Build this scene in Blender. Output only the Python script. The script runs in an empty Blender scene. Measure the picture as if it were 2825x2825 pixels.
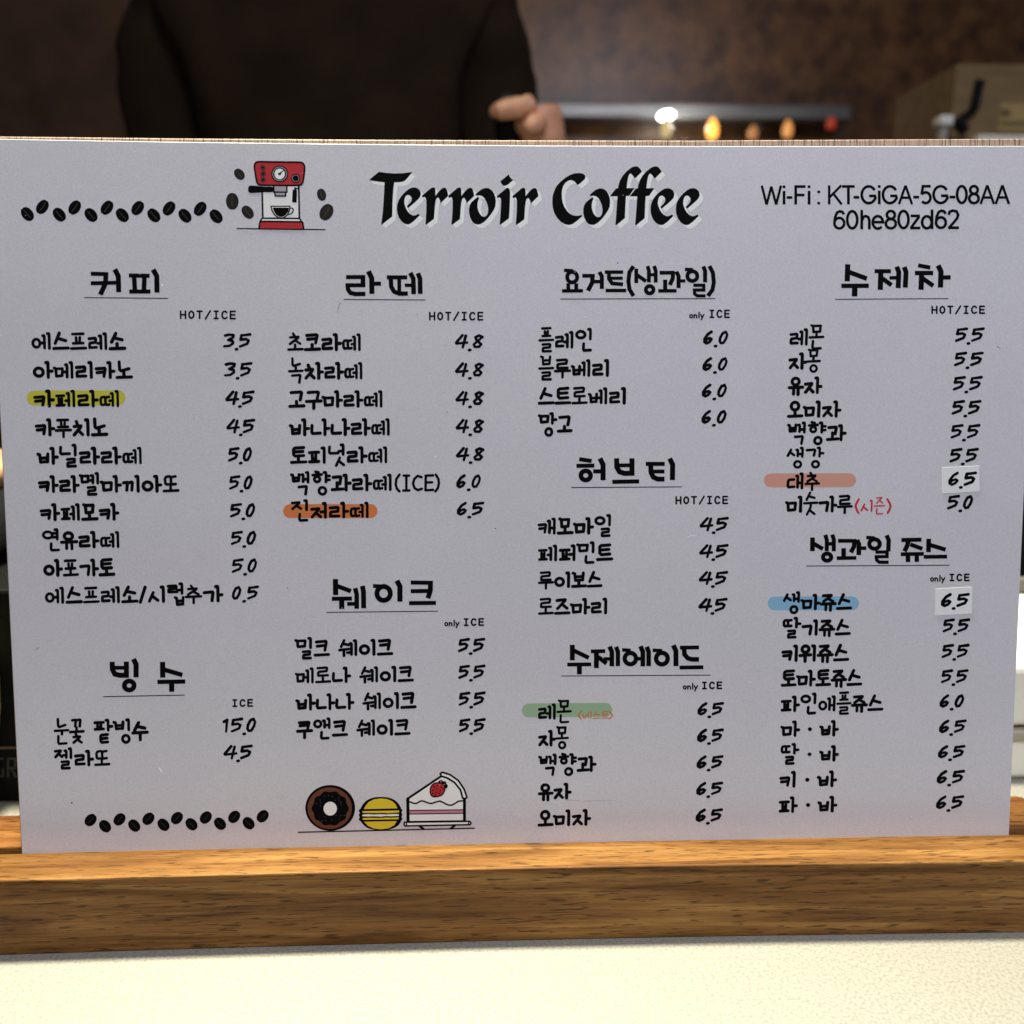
import bpy, bmesh, math, random
from mathutils import Vector, Matrix
from mathutils.geometry import tessellate_polygon
random.seed(4)
S = bpy.context.scene
COL = S.collection
R = math.radians

# ------------------------------------------------------------------ camera, light, exposure
LEAN = R(8)                     # the menu board leans back in its slot
ZR = 0.034                      # height of the wooden stand
O = Vector((0, 0, ZR))
U = Vector((1, 0, 0)); V = Vector((0, math.sin(LEAN), math.cos(LEAN))); N = Vector((0, -math.cos(LEAN), math.sin(LEAN)))
def fr(a, b, c): return U * a + V * b + N * c
CAM = O + fr(-.0148, .1655, .3300)
FWD = fr(.0298, -.0734, -.9969).normalized()
UPV = fr(.0060, .9973, -.0732)
RGT = FWD.cross(UPV).normalized(); UPV = RGT.cross(FWD).normalized()
FOV = R(65)
cd = bpy.data.cameras.new('camera'); co = bpy.data.objects.new('camera', cd); COL.objects.link(co)
co.matrix_world = Matrix(((RGT.x, UPV.x, -FWD.x, CAM.x), (RGT.y, UPV.y, -FWD.y, CAM.y), (RGT.z, UPV.z, -FWD.z, CAM.z), (0, 0, 0, 1)))
cd.sensor_width = 36; cd.angle = FOV; cd.clip_start = .02; cd.clip_end = 60
cd.dof.use_dof = True; cd.dof.focus_distance = .335; cd.dof.aperture_fstop = 6.6
S.camera = co
W = bpy.data.worlds.new('World'); S.world = W; W.use_nodes = True
W.node_tree.nodes['Background'].inputs[0].default_value = (.85, .9, 1, 1)
W.node_tree.nodes['Background'].inputs[1].default_value = .06
S.view_settings.view_transform = 'Standard'; S.view_settings.look = 'None'; S.view_settings.exposure = .22; S.view_settings.gamma = 1
def area(name, loc, target, size, power, col, spread=180):
    l = bpy.data.lights.new(name, 'AREA'); l.shape = 'DISK'; l.size = size; l.energy = power; l.color = col; l.spread = R(spread)
    o = bpy.data.objects.new(name, l); COL.objects.link(o); o.location = loc
    o.rotation_euler = (Vector(target) - Vector(loc)).to_track_quat('-Z', 'Y').to_euler()
    return o
area('ceiling_lamp', (-.20, .165, 1.35), (-.06, 0, 0), .14, 9.0, (1, .96, .76), 74)
area('room_light', (.65, -.95, 1.6), (.05, 0, .16), .8, 19.8, (.87, .885, 1))
area('kitchen_lamp', (-.3, 1.1, 1.9), (0, 1.2, .5), .5, 5.0, (1, .74, .45))
sl_ = bpy.data.lights.new('back_bar_lamp', 'SPOT'); sl_.energy = 6.5; sl_.color = (1, .94, .80); sl_.spot_size = R(25); sl_.spot_blend = .4; sl_.shadow_soft_size = .04
so_ = bpy.data.objects.new('back_bar_lamp', sl_); COL.objects.link(so_); so_.location = (.42, .40, .68)
so_.rotation_euler = (Vector((.31, .185, .02)) - so_.location).to_track_quat('-Z', 'Y').to_euler()

# ------------------------------------------------------------------ pixel of the photograph -> point in the place
F = 1412.5 / math.tan(FOV / 2)
def ray(x, y): return FWD + RGT * ((x - 1412.5) / F) + UPV * ((1412.5 - y) / F)
def on_board(x, y, h=0.0):
    d = ray(x, y); p0 = O + N * h
    return CAM + d * ((p0 - CAM).dot(N) / d.dot(N))
def on_z(x, y, z):
    d = ray(x, y); return CAM + d * ((z - CAM.z) / d.z)
def on_y(x, y, yy):
    d = ray(x, y); return CAM + d * ((yy - CAM.y) / d.y)

# ------------------------------------------------------------------ materials
def mat(name, col=(.5, .5, .5), rough=.5, metal=0.0, spec=.5, emit=None, es=0):
    m = bpy.data.materials.new(name); m.use_nodes = True
    b = m.node_tree.nodes['Principled BSDF']
    b.inputs['Base Color'].default_value = (*col, 1); b.inputs['Roughness'].default_value = rough
    b.inputs['Metallic'].default_value = metal; b.inputs['Specular IOR Level'].default_value = spec
    if emit: b.inputs['Emission Color'].default_value = (*emit, 1); b.inputs['Emission Strength'].default_value = es
    return m
def nodes(m): return m.node_tree.nodes, m.node_tree.links, m.node_tree.nodes['Principled BSDF']
def add_noise(m, ca, cb, scale, vec_scale=(1, 1, 1), detail=4, lo=.35, hi=.65, bump=0, rough=.5, dist=0):
    ns, ls, b = nodes(m)
    tc = ns.new('ShaderNodeTexCoord'); mp = ns.new('ShaderNodeMapping'); mp.inputs['Scale'].default_value = vec_scale
    nz = ns.new('ShaderNodeTexNoise'); nz.inputs['Scale'].default_value = scale; nz.inputs['Detail'].default_value = detail
    nz.inputs['Roughness'].default_value = rough; nz.inputs['Distortion'].default_value = dist
    rp = ns.new('ShaderNodeValToRGB'); rp.color_ramp.elements[0].position = lo; rp.color_ramp.elements[1].position = hi
    rp.color_ramp.elements[0].color = (*ca, 1); rp.color_ramp.elements[1].color = (*cb, 1)
    ls.new(tc.outputs['Object'], mp.inputs['Vector']); ls.new(mp.outputs[0], nz.inputs['Vector'])
    ls.new(nz.outputs['Fac'], rp.inputs[0]); ls.new(rp.outputs[0], b.inputs['Base Color'])
    if bump:
        bp = ns.new('ShaderNodeBump'); bp.inputs['Strength'].default_value = bump; bp.inputs['Distance'].default_value = .0005
        ls.new(nz.outputs['Fac'], bp.inputs['Height']); ls.new(bp.outputs[0], b.inputs['Normal'])
    return m
def wood(name, dark, mid, light, seed=0.0, pore=.72):
    m = mat(name, mid, .45, spec=.18); ns, ls, b = nodes(m)
    tc = ns.new('ShaderNodeTexCoord')
    def nz(sc, vs, det, dist=0, ro=.55):
        mp = ns.new('ShaderNodeMapping'); mp.inputs['Scale'].default_value = vs; mp.inputs['Location'].default_value = (seed, seed * .7, seed * .3)
        n = ns.new('ShaderNodeTexNoise'); n.inputs['Scale'].default_value = sc; n.inputs['Detail'].default_value = det
        n.inputs['Distortion'].default_value = dist; n.inputs['Roughness'].default_value = ro
        ls.new(tc.outputs['Object'], mp.inputs[0]); ls.new(mp.outputs[0], n.inputs['Vector']); return n.outputs['Fac']
    bands = nz(60, (.13, 2.4, 2.4), 6, .9)           # broad growth bands along the length
    fine = nz(420, (.12, 4.2, 4.2), 4, .15)           # fine fibres
    pores = nz(300, (.36, 4.2, 4.2), 2, .1, .4)        # dark open pores
    mott = nz(9, (.5, 2, 2), 3)
    def ramp(v, stops):
        r = ns.new('ShaderNodeValToRGB')
        r.color_ramp.elements[0].position, r.color_ramp.elements[0].color = stops[0][0], (*stops[0][1], 1)
        r.color_ramp.elements[1].position, r.color_ramp.elements[1].color = stops[-1][0], (*stops[-1][1], 1)
        for p, c in stops[1:-1]: e = r.color_ramp.elements.new(p); e.color = (*c, 1)
        ls.new(v, r.inputs[0]); return r.outputs[0]
    def mix(kind, fac, a, c):
        x = ns.new('ShaderNodeMix'); x.data_type = 'RGBA'; x.blend_type = kind
        if isinstance(fac, float): x.inputs[0].default_value = fac
        else: ls.new(fac, x.inputs[0])
        for k, s in ((6, a), (7, c)):
            if isinstance(s, tuple): x.inputs[k].default_value = (*s, 1)
            else: ls.new(s, x.inputs[k])
        return x.outputs[2]
    c = ramp(bands, [(.33, dark), (.49, mid), (.66, light)])
    c = mix('MULTIPLY', .75, c, ramp(fine, [(.3, (.62, .56, .5)), (.62, (1.1, 1.08, 1.05))]))
    c = mix('MULTIPLY', .6, c, ramp(mott, [(.35, (.72, .66, .6)), (.65, (1.1, 1.1, 1.1))]))
    pm = ramp(pores, [(.33, (1, 1, 1)), (.41, (0, 0, 0))])
    pm2 = ns.new('ShaderNodeMath'); pm2.operation = 'MULTIPLY'; pm2.inputs[1].default_value = pore; ls.new(pm, pm2.inputs[0])
    c = mix('MIX', pm2.outputs[0], c, tuple(v * .22 for v in dark))
    ls.new(c, b.inputs['Base Color'])
    bp = ns.new('ShaderNodeBump'); bp.inputs['Strength'].default_value = .35; bp.inputs['Distance'].default_value = .0004
    ls.new(fine, bp.inputs['Height']); ls.new(bp.outputs[0], b.inputs['Normal'])
    return m

M_wood = wood('acacia_wood', (.115, .048, .011), (.215, .100, .026), (.345, .185, .056))
M_wood2 = wood('acacia_wood_back', (.14, .05, .013), (.25, .105, .027), (.32, .15, .042), 3.3)
M_sheet = mat('laminated_sheet', (.70, .70, .715), .48, spec=.35)
def sheet_nodes():
    ns, ls, b = nodes(M_sheet)
    tc = ns.new('ShaderNodeTexCoord')
    a = ns.new('ShaderNodeTexNoise'); a.inputs['Scale'].default_value = 1500; a.inputs['Detail'].default_value = 3
    c = ns.new('ShaderNodeTexNoise'); c.inputs['Scale'].default_value = 14; c.inputs['Detail'].default_value = 4
    r1 = ns.new('ShaderNodeValToRGB'); r1.color_ramp.elements[0].position = .3; r1.color_ramp.elements[1].position = .7
    r1.color_ramp.elements[0].color = (.65, .642, .682, 1); r1.color_ramp.elements[1].color = (.745, .735, .775, 1)
    r2 = ns.new('ShaderNodeValToRGB'); r2.color_ramp.elements[0].position = .35; r2.color_ramp.elements[1].position = .65
    r2.color_ramp.elements[0].color = (.965, .96, .965, 1); r2.color_ramp.elements[1].color = (1, 1, 1, 1)
    mx = ns.new('ShaderNodeMix'); mx.data_type = 'RGBA'; mx.blend_type = 'MULTIPLY'; mx.inputs[0].default_value = 1
    ls.new(tc.outputs['Object'], a.inputs['Vector']); ls.new(tc.outputs['Object'], c.inputs['Vector'])
    ls.new(a.outputs['Fac'], r1.inputs[0]); ls.new(c.outputs['Fac'], r2.inputs[0])
    ls.new(r1.outputs[0], mx.inputs[6]); ls.new(r2.outputs[0], mx.inputs[7]); ls.new(mx.outputs[2], b.inputs['Base Color'])
    bp = ns.new('ShaderNodeBump'); bp.inputs['Strength'].default_value = .12; bp.inputs['Distance'].default_value = .0002
    ls.new(a.outputs['Fac'], bp.inputs['Height']); ls.new(bp.outputs[0], b.inputs['Normal'])
sheet_nodes()
M_edge = mat('sheet_edge', (.82, .82, .82), .3)
M_ply = add_noise(mat('plywood_veneer', rough=.55), (.115, .065, .038), (.46, .325, .225), 1300, (1, .05, .05), 4, .36, .52)
M_ink = mat('black_ink', (.004, .004, .0045), .6, spec=.03)
M_brownink = mat('bean_ink', (.018, .014, .013), .45, spec=.25)
M_crease = mat('bean_crease', (.07, .06, .055), .5, spec=.2)
M_shadow = mat('pale_drop_shadow', (.93, .955, .93), .5, spec=.3)
M_white = mat('white_print', (.90, .90, .88), .5, spec=.3)
M_grey = mat('grey_print', (.42, .40, .43), .5, spec=.3)
M_dgrey = mat('dark_grey_print', (.06, .06, .062), .5, spec=.3)
M_red = mat('red_print', (.50, .028, .035), .5, spec=.3)
M_brown = mat('brown_print', (.14, .05, .026), .5, spec=.3)
M_yellow = mat('yellow_print', (.80, .60, .035), .5, spec=.3)
M_pink = mat('pink_print', (.58, .24, .36), .5, spec=.3)
M_hy = mat('yellow_band', (.60, .58, .055), .5, spec=.3)
M_ho = mat('orange_band', (.70, .22, .07), .5, spec=.3)
M_hs = mat('salmon_band', (.70, .35, .27), .5, spec=.3)
M_hb = mat('blue_band', (.26, .50, .70), .5, spec=.3)
M_hg = mat('green_band', (.34, .49, .32), .5, spec=.3)
M_redink = mat('red_lettering', (.60, .035, .05), .5, spec=.3)
M_orink = mat('orange_lettering', (.62, .22, .05), .5, spec=.3)
M_sticker = mat('sticker_paper', (.90, .905, .91), .4)
M_counter = add_noise(mat('speckled_stone', rough=.35), (.25, .235, .195), (.33, .315, .27), 800, (1, 1, 1), 5, .36, .56)
M_steel = add_noise(mat('brushed_steel', rough=.36, metal=.55), (.16, .155, .15), (.24, .235, .23), 90, (.05, 1, 1), 3)
M_wall = add_noise(mat('brown_stone_wall', rough=.35), (.05, .02, .008), (.20, .09, .03), 16, (1, 1, 1), 8, .36, .68, rough=.65)
M_plaster = add_noise(mat('dark_brown_plaster', rough=.6), (.05, .024, .011), (.10, .052, .024), 9, (1, 1, 1), 6, .3, .7)
M_black = mat('black_plastic', (.004, .004, .004), .6, spec=.12)
M_card = add_noise(mat('brown_cardboard', rough=.7), (.15, .095, .035), (.21, .135, .05), 60, (.2, 1, 1), 4)
M_tag = mat('kraft_label', (.36, .25, .09), .6)
M_print = mat('label_print', (.10, .07, .03), .6)
M_skin = add_noise(mat('skin', rough=.5), (.46, .22, .13), (.62, .32, .20), 60, (1, 1, 1), 4)
nodes(M_skin)[2].inputs['Subsurface Weight'].default_value = .15
nodes(M_skin)[2].inputs['Subsurface Radius'].default_value = (.01, .004, .002)
M_shirt = add_noise(mat('dark_shirt', rough=.9, spec=.05), (.017, .011, .007), (.026, .016, .010), 12, (1, 1, 1), 6)
M_hair = mat('black_hair', (.01, .008, .007), .5)
M_whitep = mat('white_plastic', (.82, .81, .74), .4)
M_rim = mat('grey_rim', (.36, .33, .27), .45)
M_sage = mat('sage_plastic', (.20, .22, .17), .45)
M_straw = add_noise(mat('pale_yellow_paper', rough=.6), (.50, .45, .19), (.58, .53, .24), 120)
M_tan = mat('tan_wood', (.5, .28, .14), .5)
M_darklet = mat('faded_grey_lettering', (.035, .032, .030), .6)
M_amber = mat('glowing_amber_glint', (.15, .06, .01), .3, emit=(1, .42, .07), es=2.2)  # amber, red and pale glows stand in for reflections in polished stone
M_redglint = mat('glowing_red_glint', (.12, .015, .01), .3, emit=(1, .10, .05), es=.22)
M_whiteglare = mat('glowing_white_glare', (.9, .95, .95), .3, emit=(.86, 1, .98), es=9)  # emission stands in for glare on the steel lip
M_paleglow = mat('glowing_pale_glint', (.2, .15, .06), .3, emit=(1, .78, .36), es=.5)

# ------------------------------------------------------------------ object helpers
def tag(o, label=None, cat=None, group=None, kind=None):
    for k, v in (('label', label), ('category', cat), ('group', group), ('kind', kind)):
        if v: o[k] = v
    return o
def empty(name, loc, label, cat, group=None):
    o = bpy.data.objects.new(name, None); COL.objects.link(o); o.location = loc; o.empty_display_size = .02
    return tag(o, label, cat, group)
def root_of(p):
    v = Vector((0, 0, 0))
    while p: v = v + p.location; p = p.parent
    return v
def link(name, verts, faces, mats, parent=None, midx=None, smooth=False, bevel=0, seg=2):
    off = root_of(parent)
    me = bpy.data.meshes.new(name); me.from_pydata([Vector(v) - off for v in verts], [], faces)
    for m in (mats if isinstance(mats, (list, tuple)) else [mats]): me.materials.append(m)
    if midx: me.polygons.foreach_set('material_index', midx)
    if smooth: me.polygons.foreach_set('use_smooth', [True] * len(me.polygons))
    me.update()
    o = bpy.data.objects.new(name, me); COL.objects.link(o); o.parent = parent
    if bevel:
        b = o.modifiers.new('bevel', 'BEVEL'); b.width = bevel; b.segments = seg; b.limit_method = 'ANGLE'
    return o
class MB:
    def __init__(s): s.v = []; s.f = []; s.m = []
    def quad_box(s, p8, m=0):
        k = len(s.v); s.v += [Vector(p) for p in p8]
        for q in ((0, 3, 2, 1), (4, 5, 6, 7), (0, 1, 5, 4), (1, 2, 6, 5), (2, 3, 7, 6), (3, 0, 4, 7)):
            s.f.append(tuple(k + i for i in q)); s.m.append(m)
    def box(s, x0, x1, y0, y1, z0, z1, m=0):
        s.quad_box([(x0, y0, z0), (x1, y0, z0), (x1, y1, z0), (x0, y1, z0), (x0, y0, z1), (x1, y0, z1), (x1, y1, z1), (x0, y1, z1)], m)
    def lathe(s, c, prof, n=28, m=0, axis='z', cap=True):
        k = len(s.v); c = Vector(c)
        for r, h in prof:
            for i in range(n):
                a = 2 * math.pi * i / n
                d = (r * math.cos(a), r * math.sin(a), h)
                if axis == 'x': d = (h, d[0], d[1])
                if axis == 'y': d = (d[0], h, d[1])
                s.v.append(c + Vector(d))
        for j in range(len(prof) - 1):
            for i in range(n):
                a, b = k + j * n + i, k + j * n + (i + 1) % n
                s.f.append((a, b, b + n, a + n)); s.m.append(m)
        if cap:
            s.f.append(tuple(k + i for i in reversed(range(n)))); s.m.append(m)
            e = k + (len(prof) - 1) * n
            s.f.append(tuple(e + i for i in range(n))); s.m.append(m)
    def bar(s, a, b, w, h, m=0, up=(0, 0, 1)):
        a, b = Vector(a), Vector(b); d = (b - a).normalized(); x = d.cross(Vector(up)).normalized(); z = x.cross(d)
        p = []
        for e in (a, b): p += [e - x * w - z * h, e + x * w - z * h, e + x * w + z * h, e - x * w + z * h]
        s.quad_box(p, m)
    def obj(s, name, mats, parent=None, **k): return link(name, s.v, s.f, mats, parent, s.m, **k)
def prism(outline, h0, h1):        # outline: points on the board plane; slab between heights h0 and h1 along the board normal
    n = len(outline); v = [p + N * h0 for p in outline] + [p + N * h1 for p in outline]
    f = [tuple(range(n))[::-1], tuple(range(n, 2 * n))] + [(i, (i + 1) % n, n + (i + 1) % n, n + i) for i in range(n)]
    return v, f

# ------------------------------------------------------------------ ink: flat print laid on the board plane, in photograph pixels
class Ink:
    def __init__(s, off=(0, 0), sc=1.0, h=.000015, layered=True):
        s.layered = layered; s.off = off; s.sc = sc; s.h = h; s.k = 0; s.v = []; s.f = []; s.m = []; s.mats = []
    def mi(s, m):
        if m not in s.mats: s.mats.append(m)
        return s.mats.index(m)
    def P(s, x, y): return (s.off[0] + x / s.sc, s.off[1] + y / s.sc)
    def put(s, pts, faces, m):
        s.k += 1; h = s.h + (s.k if s.layered else s.k % 40) * 2.5e-7; b = len(s.v)
        s.v += [on_board(*s.P(x, y), h) for x, y in pts]
        j = s.mi(m)
        for f in faces: s.f.append(tuple(b + i for i in f)); s.m.append(j)
    def disc(s, x, y, rx, ry, m=None, ang=0, n=24):
        c, q = math.cos(ang), math.sin(ang)
        p = [(x + rx * math.cos(t) * c - ry * math.sin(t) * q, y + rx * math.cos(t) * q + ry * math.sin(t) * c) for t in (2 * math.pi * i / n for i in range(n))]
        s.put(p, [tuple(range(n))], m or M_ink)
    def stroke(s, pts, w, m=None, w1=None):          # round brush
        m = m or M_ink; w1 = w if w1 is None else w1; n = len(pts)
        r = [(w + (w1 - w) * i / max(1, n - 1)) / 2 for i in range(n)]
        for i in range(n):
            s.disc(pts[i][0], pts[i][1], r[i], r[i], m, n=12)
        for i in range(n - 1):
            (x0, y0), (x1, y1) = pts[i], pts[i + 1]; L = math.hypot(x1 - x0, y1 - y0) or 1
            nx, ny = -(y1 - y0) / L, (x1 - x0) / L
            s.put([(x0 + nx * r[i], y0 + ny * r[i]), (x1 + nx * r[i + 1], y1 + ny * r[i + 1]), (x1 - nx * r[i + 1], y1 - ny * r[i + 1]), (x0 - nx * r[i], y0 - ny * r[i])], [(0, 1, 2, 3)], m)
    def butt(s, w, pts, m=None, closed=False):         # flat-ended stroke with mitred corners
        m = m or M_ink; n = len(pts); A = []; B = []
        for i in range(n):
            p = pts[i]; a = pts[i - 1] if (i or closed) else None; c = pts[(i + 1) % n] if (i < n - 1 or closed) else None
            ds = []
            if a: L = math.hypot(p[0] - a[0], p[1] - a[1]) or 1; ds.append(((p[0] - a[0]) / L, (p[1] - a[1]) / L))
            if c: L = math.hypot(c[0] - p[0], c[1] - p[1]) or 1; ds.append(((c[0] - p[0]) / L, (c[1] - p[1]) / L))
            nx = sum(-d[1] for d in ds); ny = sum(d[0] for d in ds); L = math.hypot(nx, ny) or 1; nx /= L; ny /= L
            k = 1.0
            if len(ds) == 2: k = 1 / max(.45, nx * -ds[0][1] + ny * ds[0][0])
            A.append((p[0] + nx * w / 2 * k, p[1] + ny * w / 2 * k)); B.append((p[0] - nx * w / 2 * k, p[1] - ny * w / 2 * k))
        for i in range(n if closed else n - 1):
            j = (i + 1) % n
            s.put([A[i], A[j], B[j], B[i]], [(0, 1, 2, 3)], m)
    def ring(s, cx, cy, rx, ry, w, m=None, n=30):
        s.butt(w, [(cx + rx * math.cos(2 * math.pi * i / n), cy + ry * math.sin(2 * math.pi * i / n)) for i in range(n)], m, True)
    def poly(s, pts, m=None):
        t = tessellate_polygon([[Vector((x, y, 0)) for x, y in pts]])
        s.put(pts, [tuple(q) for q in t], m or M_ink)
    def smooth(s, pts, k=3):       # closed Catmull-Rom
        n = len(pts); out = []
        for i in range(n):
            p0, p1, p2, p3 = (pts[(i + d) % n] for d in (-1, 0, 1, 2))
            for j in range(k):
                t = j / k
                out.append(tuple(.5 * (2 * p1[a] + (p2[a] - p0[a]) * t + (2 * p0[a] - 5 * p1[a] + 4 * p2[a] - p3[a]) * t * t + (3 * p1[a] - p0[a] - 3 * p2[a] + p3[a]) * t ** 3) for a in (0, 1)))
        return out
    def obj(s, name, parent, label=None):
        fs = []
        off = root_of(parent)
        for f in s.f:                      # keep every face turned towards the reader
            a, b, c = (s.v[f[i]] for i in (0, 1, 2))
            nn = (b - a).cross(c - a)
            if len(f) > 3: nn = nn + (s.v[f[2]] - a).cross(s.v[f[3]] - a)
            fs.append(f if nn.dot(N) > 0 else f[::-1])
        o = link(name, s.v, fs, s.mats, parent, s.m)
        if label: o['label'] = label
        return o

# ------------------------------------------------------------------ setting: counter and room behind it
CT = MB(); CT.box(-1.6, 1.6, -.078, .55, -.04, 0)
counter = tag(CT.obj('counter', M_counter, bevel=.004), kind='structure')
c = MB(); c.box(-1.6, 1.6, -.05, .51, -.86, -.04); tag(c.obj('counter_base', M_plaster), kind='structure')
c = MB(); c.box(-4, 4, -4, 4, -.90, -.86); tag(c.obj('floor', M_plaster), kind='structure')
xw = on_y(1570, 300, 2.2).x
c = MB(); c.box(-3.2, xw - .9, 2.2, 2.3, -.86, 2.4); tag(c.obj('left_wall', M_plaster), kind='structure')
c = MB(); c.box(xw - .9, 3.2, 2.2, 2.3, -.86, 2.4); tag(c.obj('back_wall', M_wall), kind='structure')

# stand: two rails on a plate, the slot between them holds the board
def edge(pts, z): return [on_z(x, y, z) for x, y in pts]
fb = edge([(-140, 2358.5), (0, 2355), (350, 2346), (700, 2338), (1050, 2329), (1400, 2320), (1750, 2314), (2100, 2310), (2450, 2306), (2784, 2302), (2880, 2301)], ZR)
ff = edge([(-140, 2435), (0, 2431), (350, 2421), (700, 2412), (1050, 2404), (1400, 2396), (1750, 2389.5), (2100, 2384), (2450, 2380), (2784, 2376), (2890, 2375)], ZR)
stand = empty('menu_stand', (0, 0, 0), 'long brown wooden stand with a slot holding the white coffee menu', 'stand')
def rail(name, back, front, m, slope_front):
    outl = list(front) + list(reversed(back))
    n = len(outl); nf = len(front)         # the slot faces slope with the board
    lo = [Vector((p.x, p.y - (ZR * math.tan(LEAN) if (i < nf) == slope_front else 0), 0.0)) for i, p in enumerate(outl)]
    v = lo + [Vector((p.x, p.y, ZR)) for p in outl]
    f = [tuple(range(n))[::-1], tuple(range(n, 2 * n))] + [(i, (i + 1) % n, n + (i + 1) % n, n + i) for i in range(n)]
    return link(name, v, f, m, stand, bevel=.0007, seg=3)
rail('front_rail', fb, ff, M_wood, False)
bf = edge([(-140, 2340.5), (0, 2337), (1400, 2301), (2784, 2284), (2886, 2283)], ZR)
bb = edge([(-140, 2252), (45, 2248), (1400, 2213), (2760, 2195), (2800, 2194.5), (2822, 2199), (2838, 2209), (2852, 2222), (2866, 2245)], ZR)
rail('back_rail', bb, bf, M_wood2, True)
c = MB(); c.box(bf[0].x + .004, bf[-1].x - .006, -.0052, bf[2].y - .003, .001, .0105); c.obj('slot_floor', M_wood2, stand)

# ------------------------------------------------------------------ the menu board
board = empty('menu_board', (0, 0, .012), 'white printed cafe menu board with black lettering standing in the wooden stand', 'menu board')
top = [(-38, 381.5), (0, 382.5), (200, 386), (500, 391), (1000, 397), (1500, 401), (1900, 402.6), (2400, 402.8), (2868, 402)]
right = [(2846, 900), (2823.6, 1400), (2805.6, 1800), (2784, 2302)]
left = [(60, 2353), (34, 1840), (10, 1339), (-14, 860)]
def down(p, d): return p - V * d
oln = [on_board(*p) for p in top + right]
oln += [down(oln[-1], .0225), down(on_board(*left[0]), .0225)] + [on_board(*p) for p in left]
v, f = prism(oln, -.0018, 0)
sheet = link('printed_sheet', v, f, [M_sheet], board, bevel=.0003)
HB = -.0020
btop = [(-52, 369), (0, 370), (500, 375.5), (1000, 379), (1500, 381), (1900, 381.5), (2400, 378.5), (2825, 376.5), (2862, 376.5)]
bol = [on_board(x, y, HB) for x, y in btop] + [on_board(x - 6, y, HB) for x, y in right]
bol += [down(bol[-1], .0225), down(on_board(50, 2353, HB), .0225)] + [on_board(x - 10, y, HB) for x, y in left]
v, f = prism(bol, -.0052, HB)
backing = link('backing_board', v, f, [M_ply], board, bevel=.0005, seg=2)

# ---- title, traced letter by letter (one zoom = 7.728 per photograph pixel)
def sh(p, dx, dy=0): return [(x + dx, y + dy) for x, y in p]
L_T = [(140, 440), (240, 350), (350, 262), (500, 285), (680, 297), (860, 292), (1068, 266), (945, 410), (905, 450), (855, 475), (780, 485), (678, 488), (660, 620), (648, 760), (640, 950), (634, 1215), (410, 1392), (398, 1385), (430, 1150), (445, 950), (455, 800), (463, 650), (470, 488), (300, 468)]
L_e = [(970, 1035), (945, 995), (1010, 930), (1045, 880), (1050, 835), (1035, 795), (1000, 762), (965, 755), (925, 775), (900, 830), (890, 900), (900, 970), (925, 1040), (965, 1110), (1020, 1165), (1080, 1195), (1130, 1190), (1195, 1155), (1220, 1190), (1100, 1310), (1010, 1375), (960, 1385), (900, 1372), (840, 1325), (780, 1245), (745, 1150), (733, 1050), (742, 950), (770, 870), (820, 790), (900, 700), (980, 635), (1050, 602), (1110, 595), (1170, 612), (1215, 650), (1240, 700), (1242, 750), (1220, 810), (1180, 855), (1100, 930)]
L_r1 = [(1265, 775), (1400, 660), (1470, 605), (1515, 593), (1545, 605), (1555, 650), (1555, 775), (1620, 690), (1680, 625), (1725, 600), (1770, 605), (1800, 650), (1815, 700), (1828, 770), (1805, 800), (1660, 935), (1650, 870), (1630, 825), (1605, 810), (1575, 835), (1560, 880), (1545, 1000), (1535, 1120), (1525, 1265), (1365, 1388), (1342, 1382), (1352, 1250), (1360, 1100), (1362, 950), (1358, 860), (1340, 808), (1320, 795), (1285, 815)]
L_r2 = [(50, 775), (180, 665), (245, 605), (290, 595), (322, 612), (330, 660), (330, 775), (395, 695), (450, 635), (500, 603), (545, 605), (575, 640), (590, 700), (605, 775), (440, 935), (430, 880), (405, 830), (380, 815), (350, 840), (335, 890), (318, 1020), (310, 1150), (302, 1270), (140, 1388), (118, 1378), (135, 1200), (143, 1050), (145, 900), (138, 840), (118, 800), (60, 820)]
L_o = [(632, 745), (700, 680), (770, 630), (850, 605), (920, 615), (985, 660), (1030, 730), (1058, 810), (1065, 900), (1055, 1000), (1020, 1080), (960, 1170), (890, 1260), (810, 1335), (740, 1378), (680, 1388), (610, 1370), (560, 1320), (515, 1230), (495, 1140), (492, 1060), (510, 970), (550, 905), (620, 845), (685, 795), (712, 820), (690, 870), (675, 940), (675, 1020), (690, 1090), (720, 1150), (760, 1200), (800, 1220), (845, 1215), (880, 1180), (900, 1120), (903, 1050), (890, 970), (860, 890), (820, 820), (770, 778), (720, 765), (640, 770)]
L_dot = [(1162, 465), (1340, 318), (1360, 360), (1400, 410), (1440, 435), (1330, 530), (1280, 558), (1230, 560), (1190, 525)]
L_i = [(1088, 780), (1220, 670), (1290, 610), (1330, 605), (1360, 635), (1370, 700), (1368, 850), (1362, 1000), (1355, 1130), (1345, 1255), (1165, 1390), (1145, 1382), (1160, 1230), (1172, 1050), (1178, 900), (1170, 835), (1145, 805), (1090, 820)]
L_C = [(720, 540), (705, 530), (670, 480), (620, 448), (575, 437), (510, 460), (450, 510), (410, 580), (390, 660), (385, 740), (390, 840), (405, 920), (440, 1010), (500, 1100), (560, 1160), (630, 1192), (700, 1203), (760, 1195), (808, 1180), (820, 1210), (720, 1300), (620, 1375), (540, 1397), (460, 1385), (370, 1335), (290, 1250), (225, 1140), (190, 1020), (183, 900), (190, 780), (220, 680), (270, 570), (350, 480), (450, 395), (560, 330), (660, 295), (760, 288), (830, 300), (875, 330), (890, 365), (880, 410), (840, 455), (735, 540)]
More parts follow.
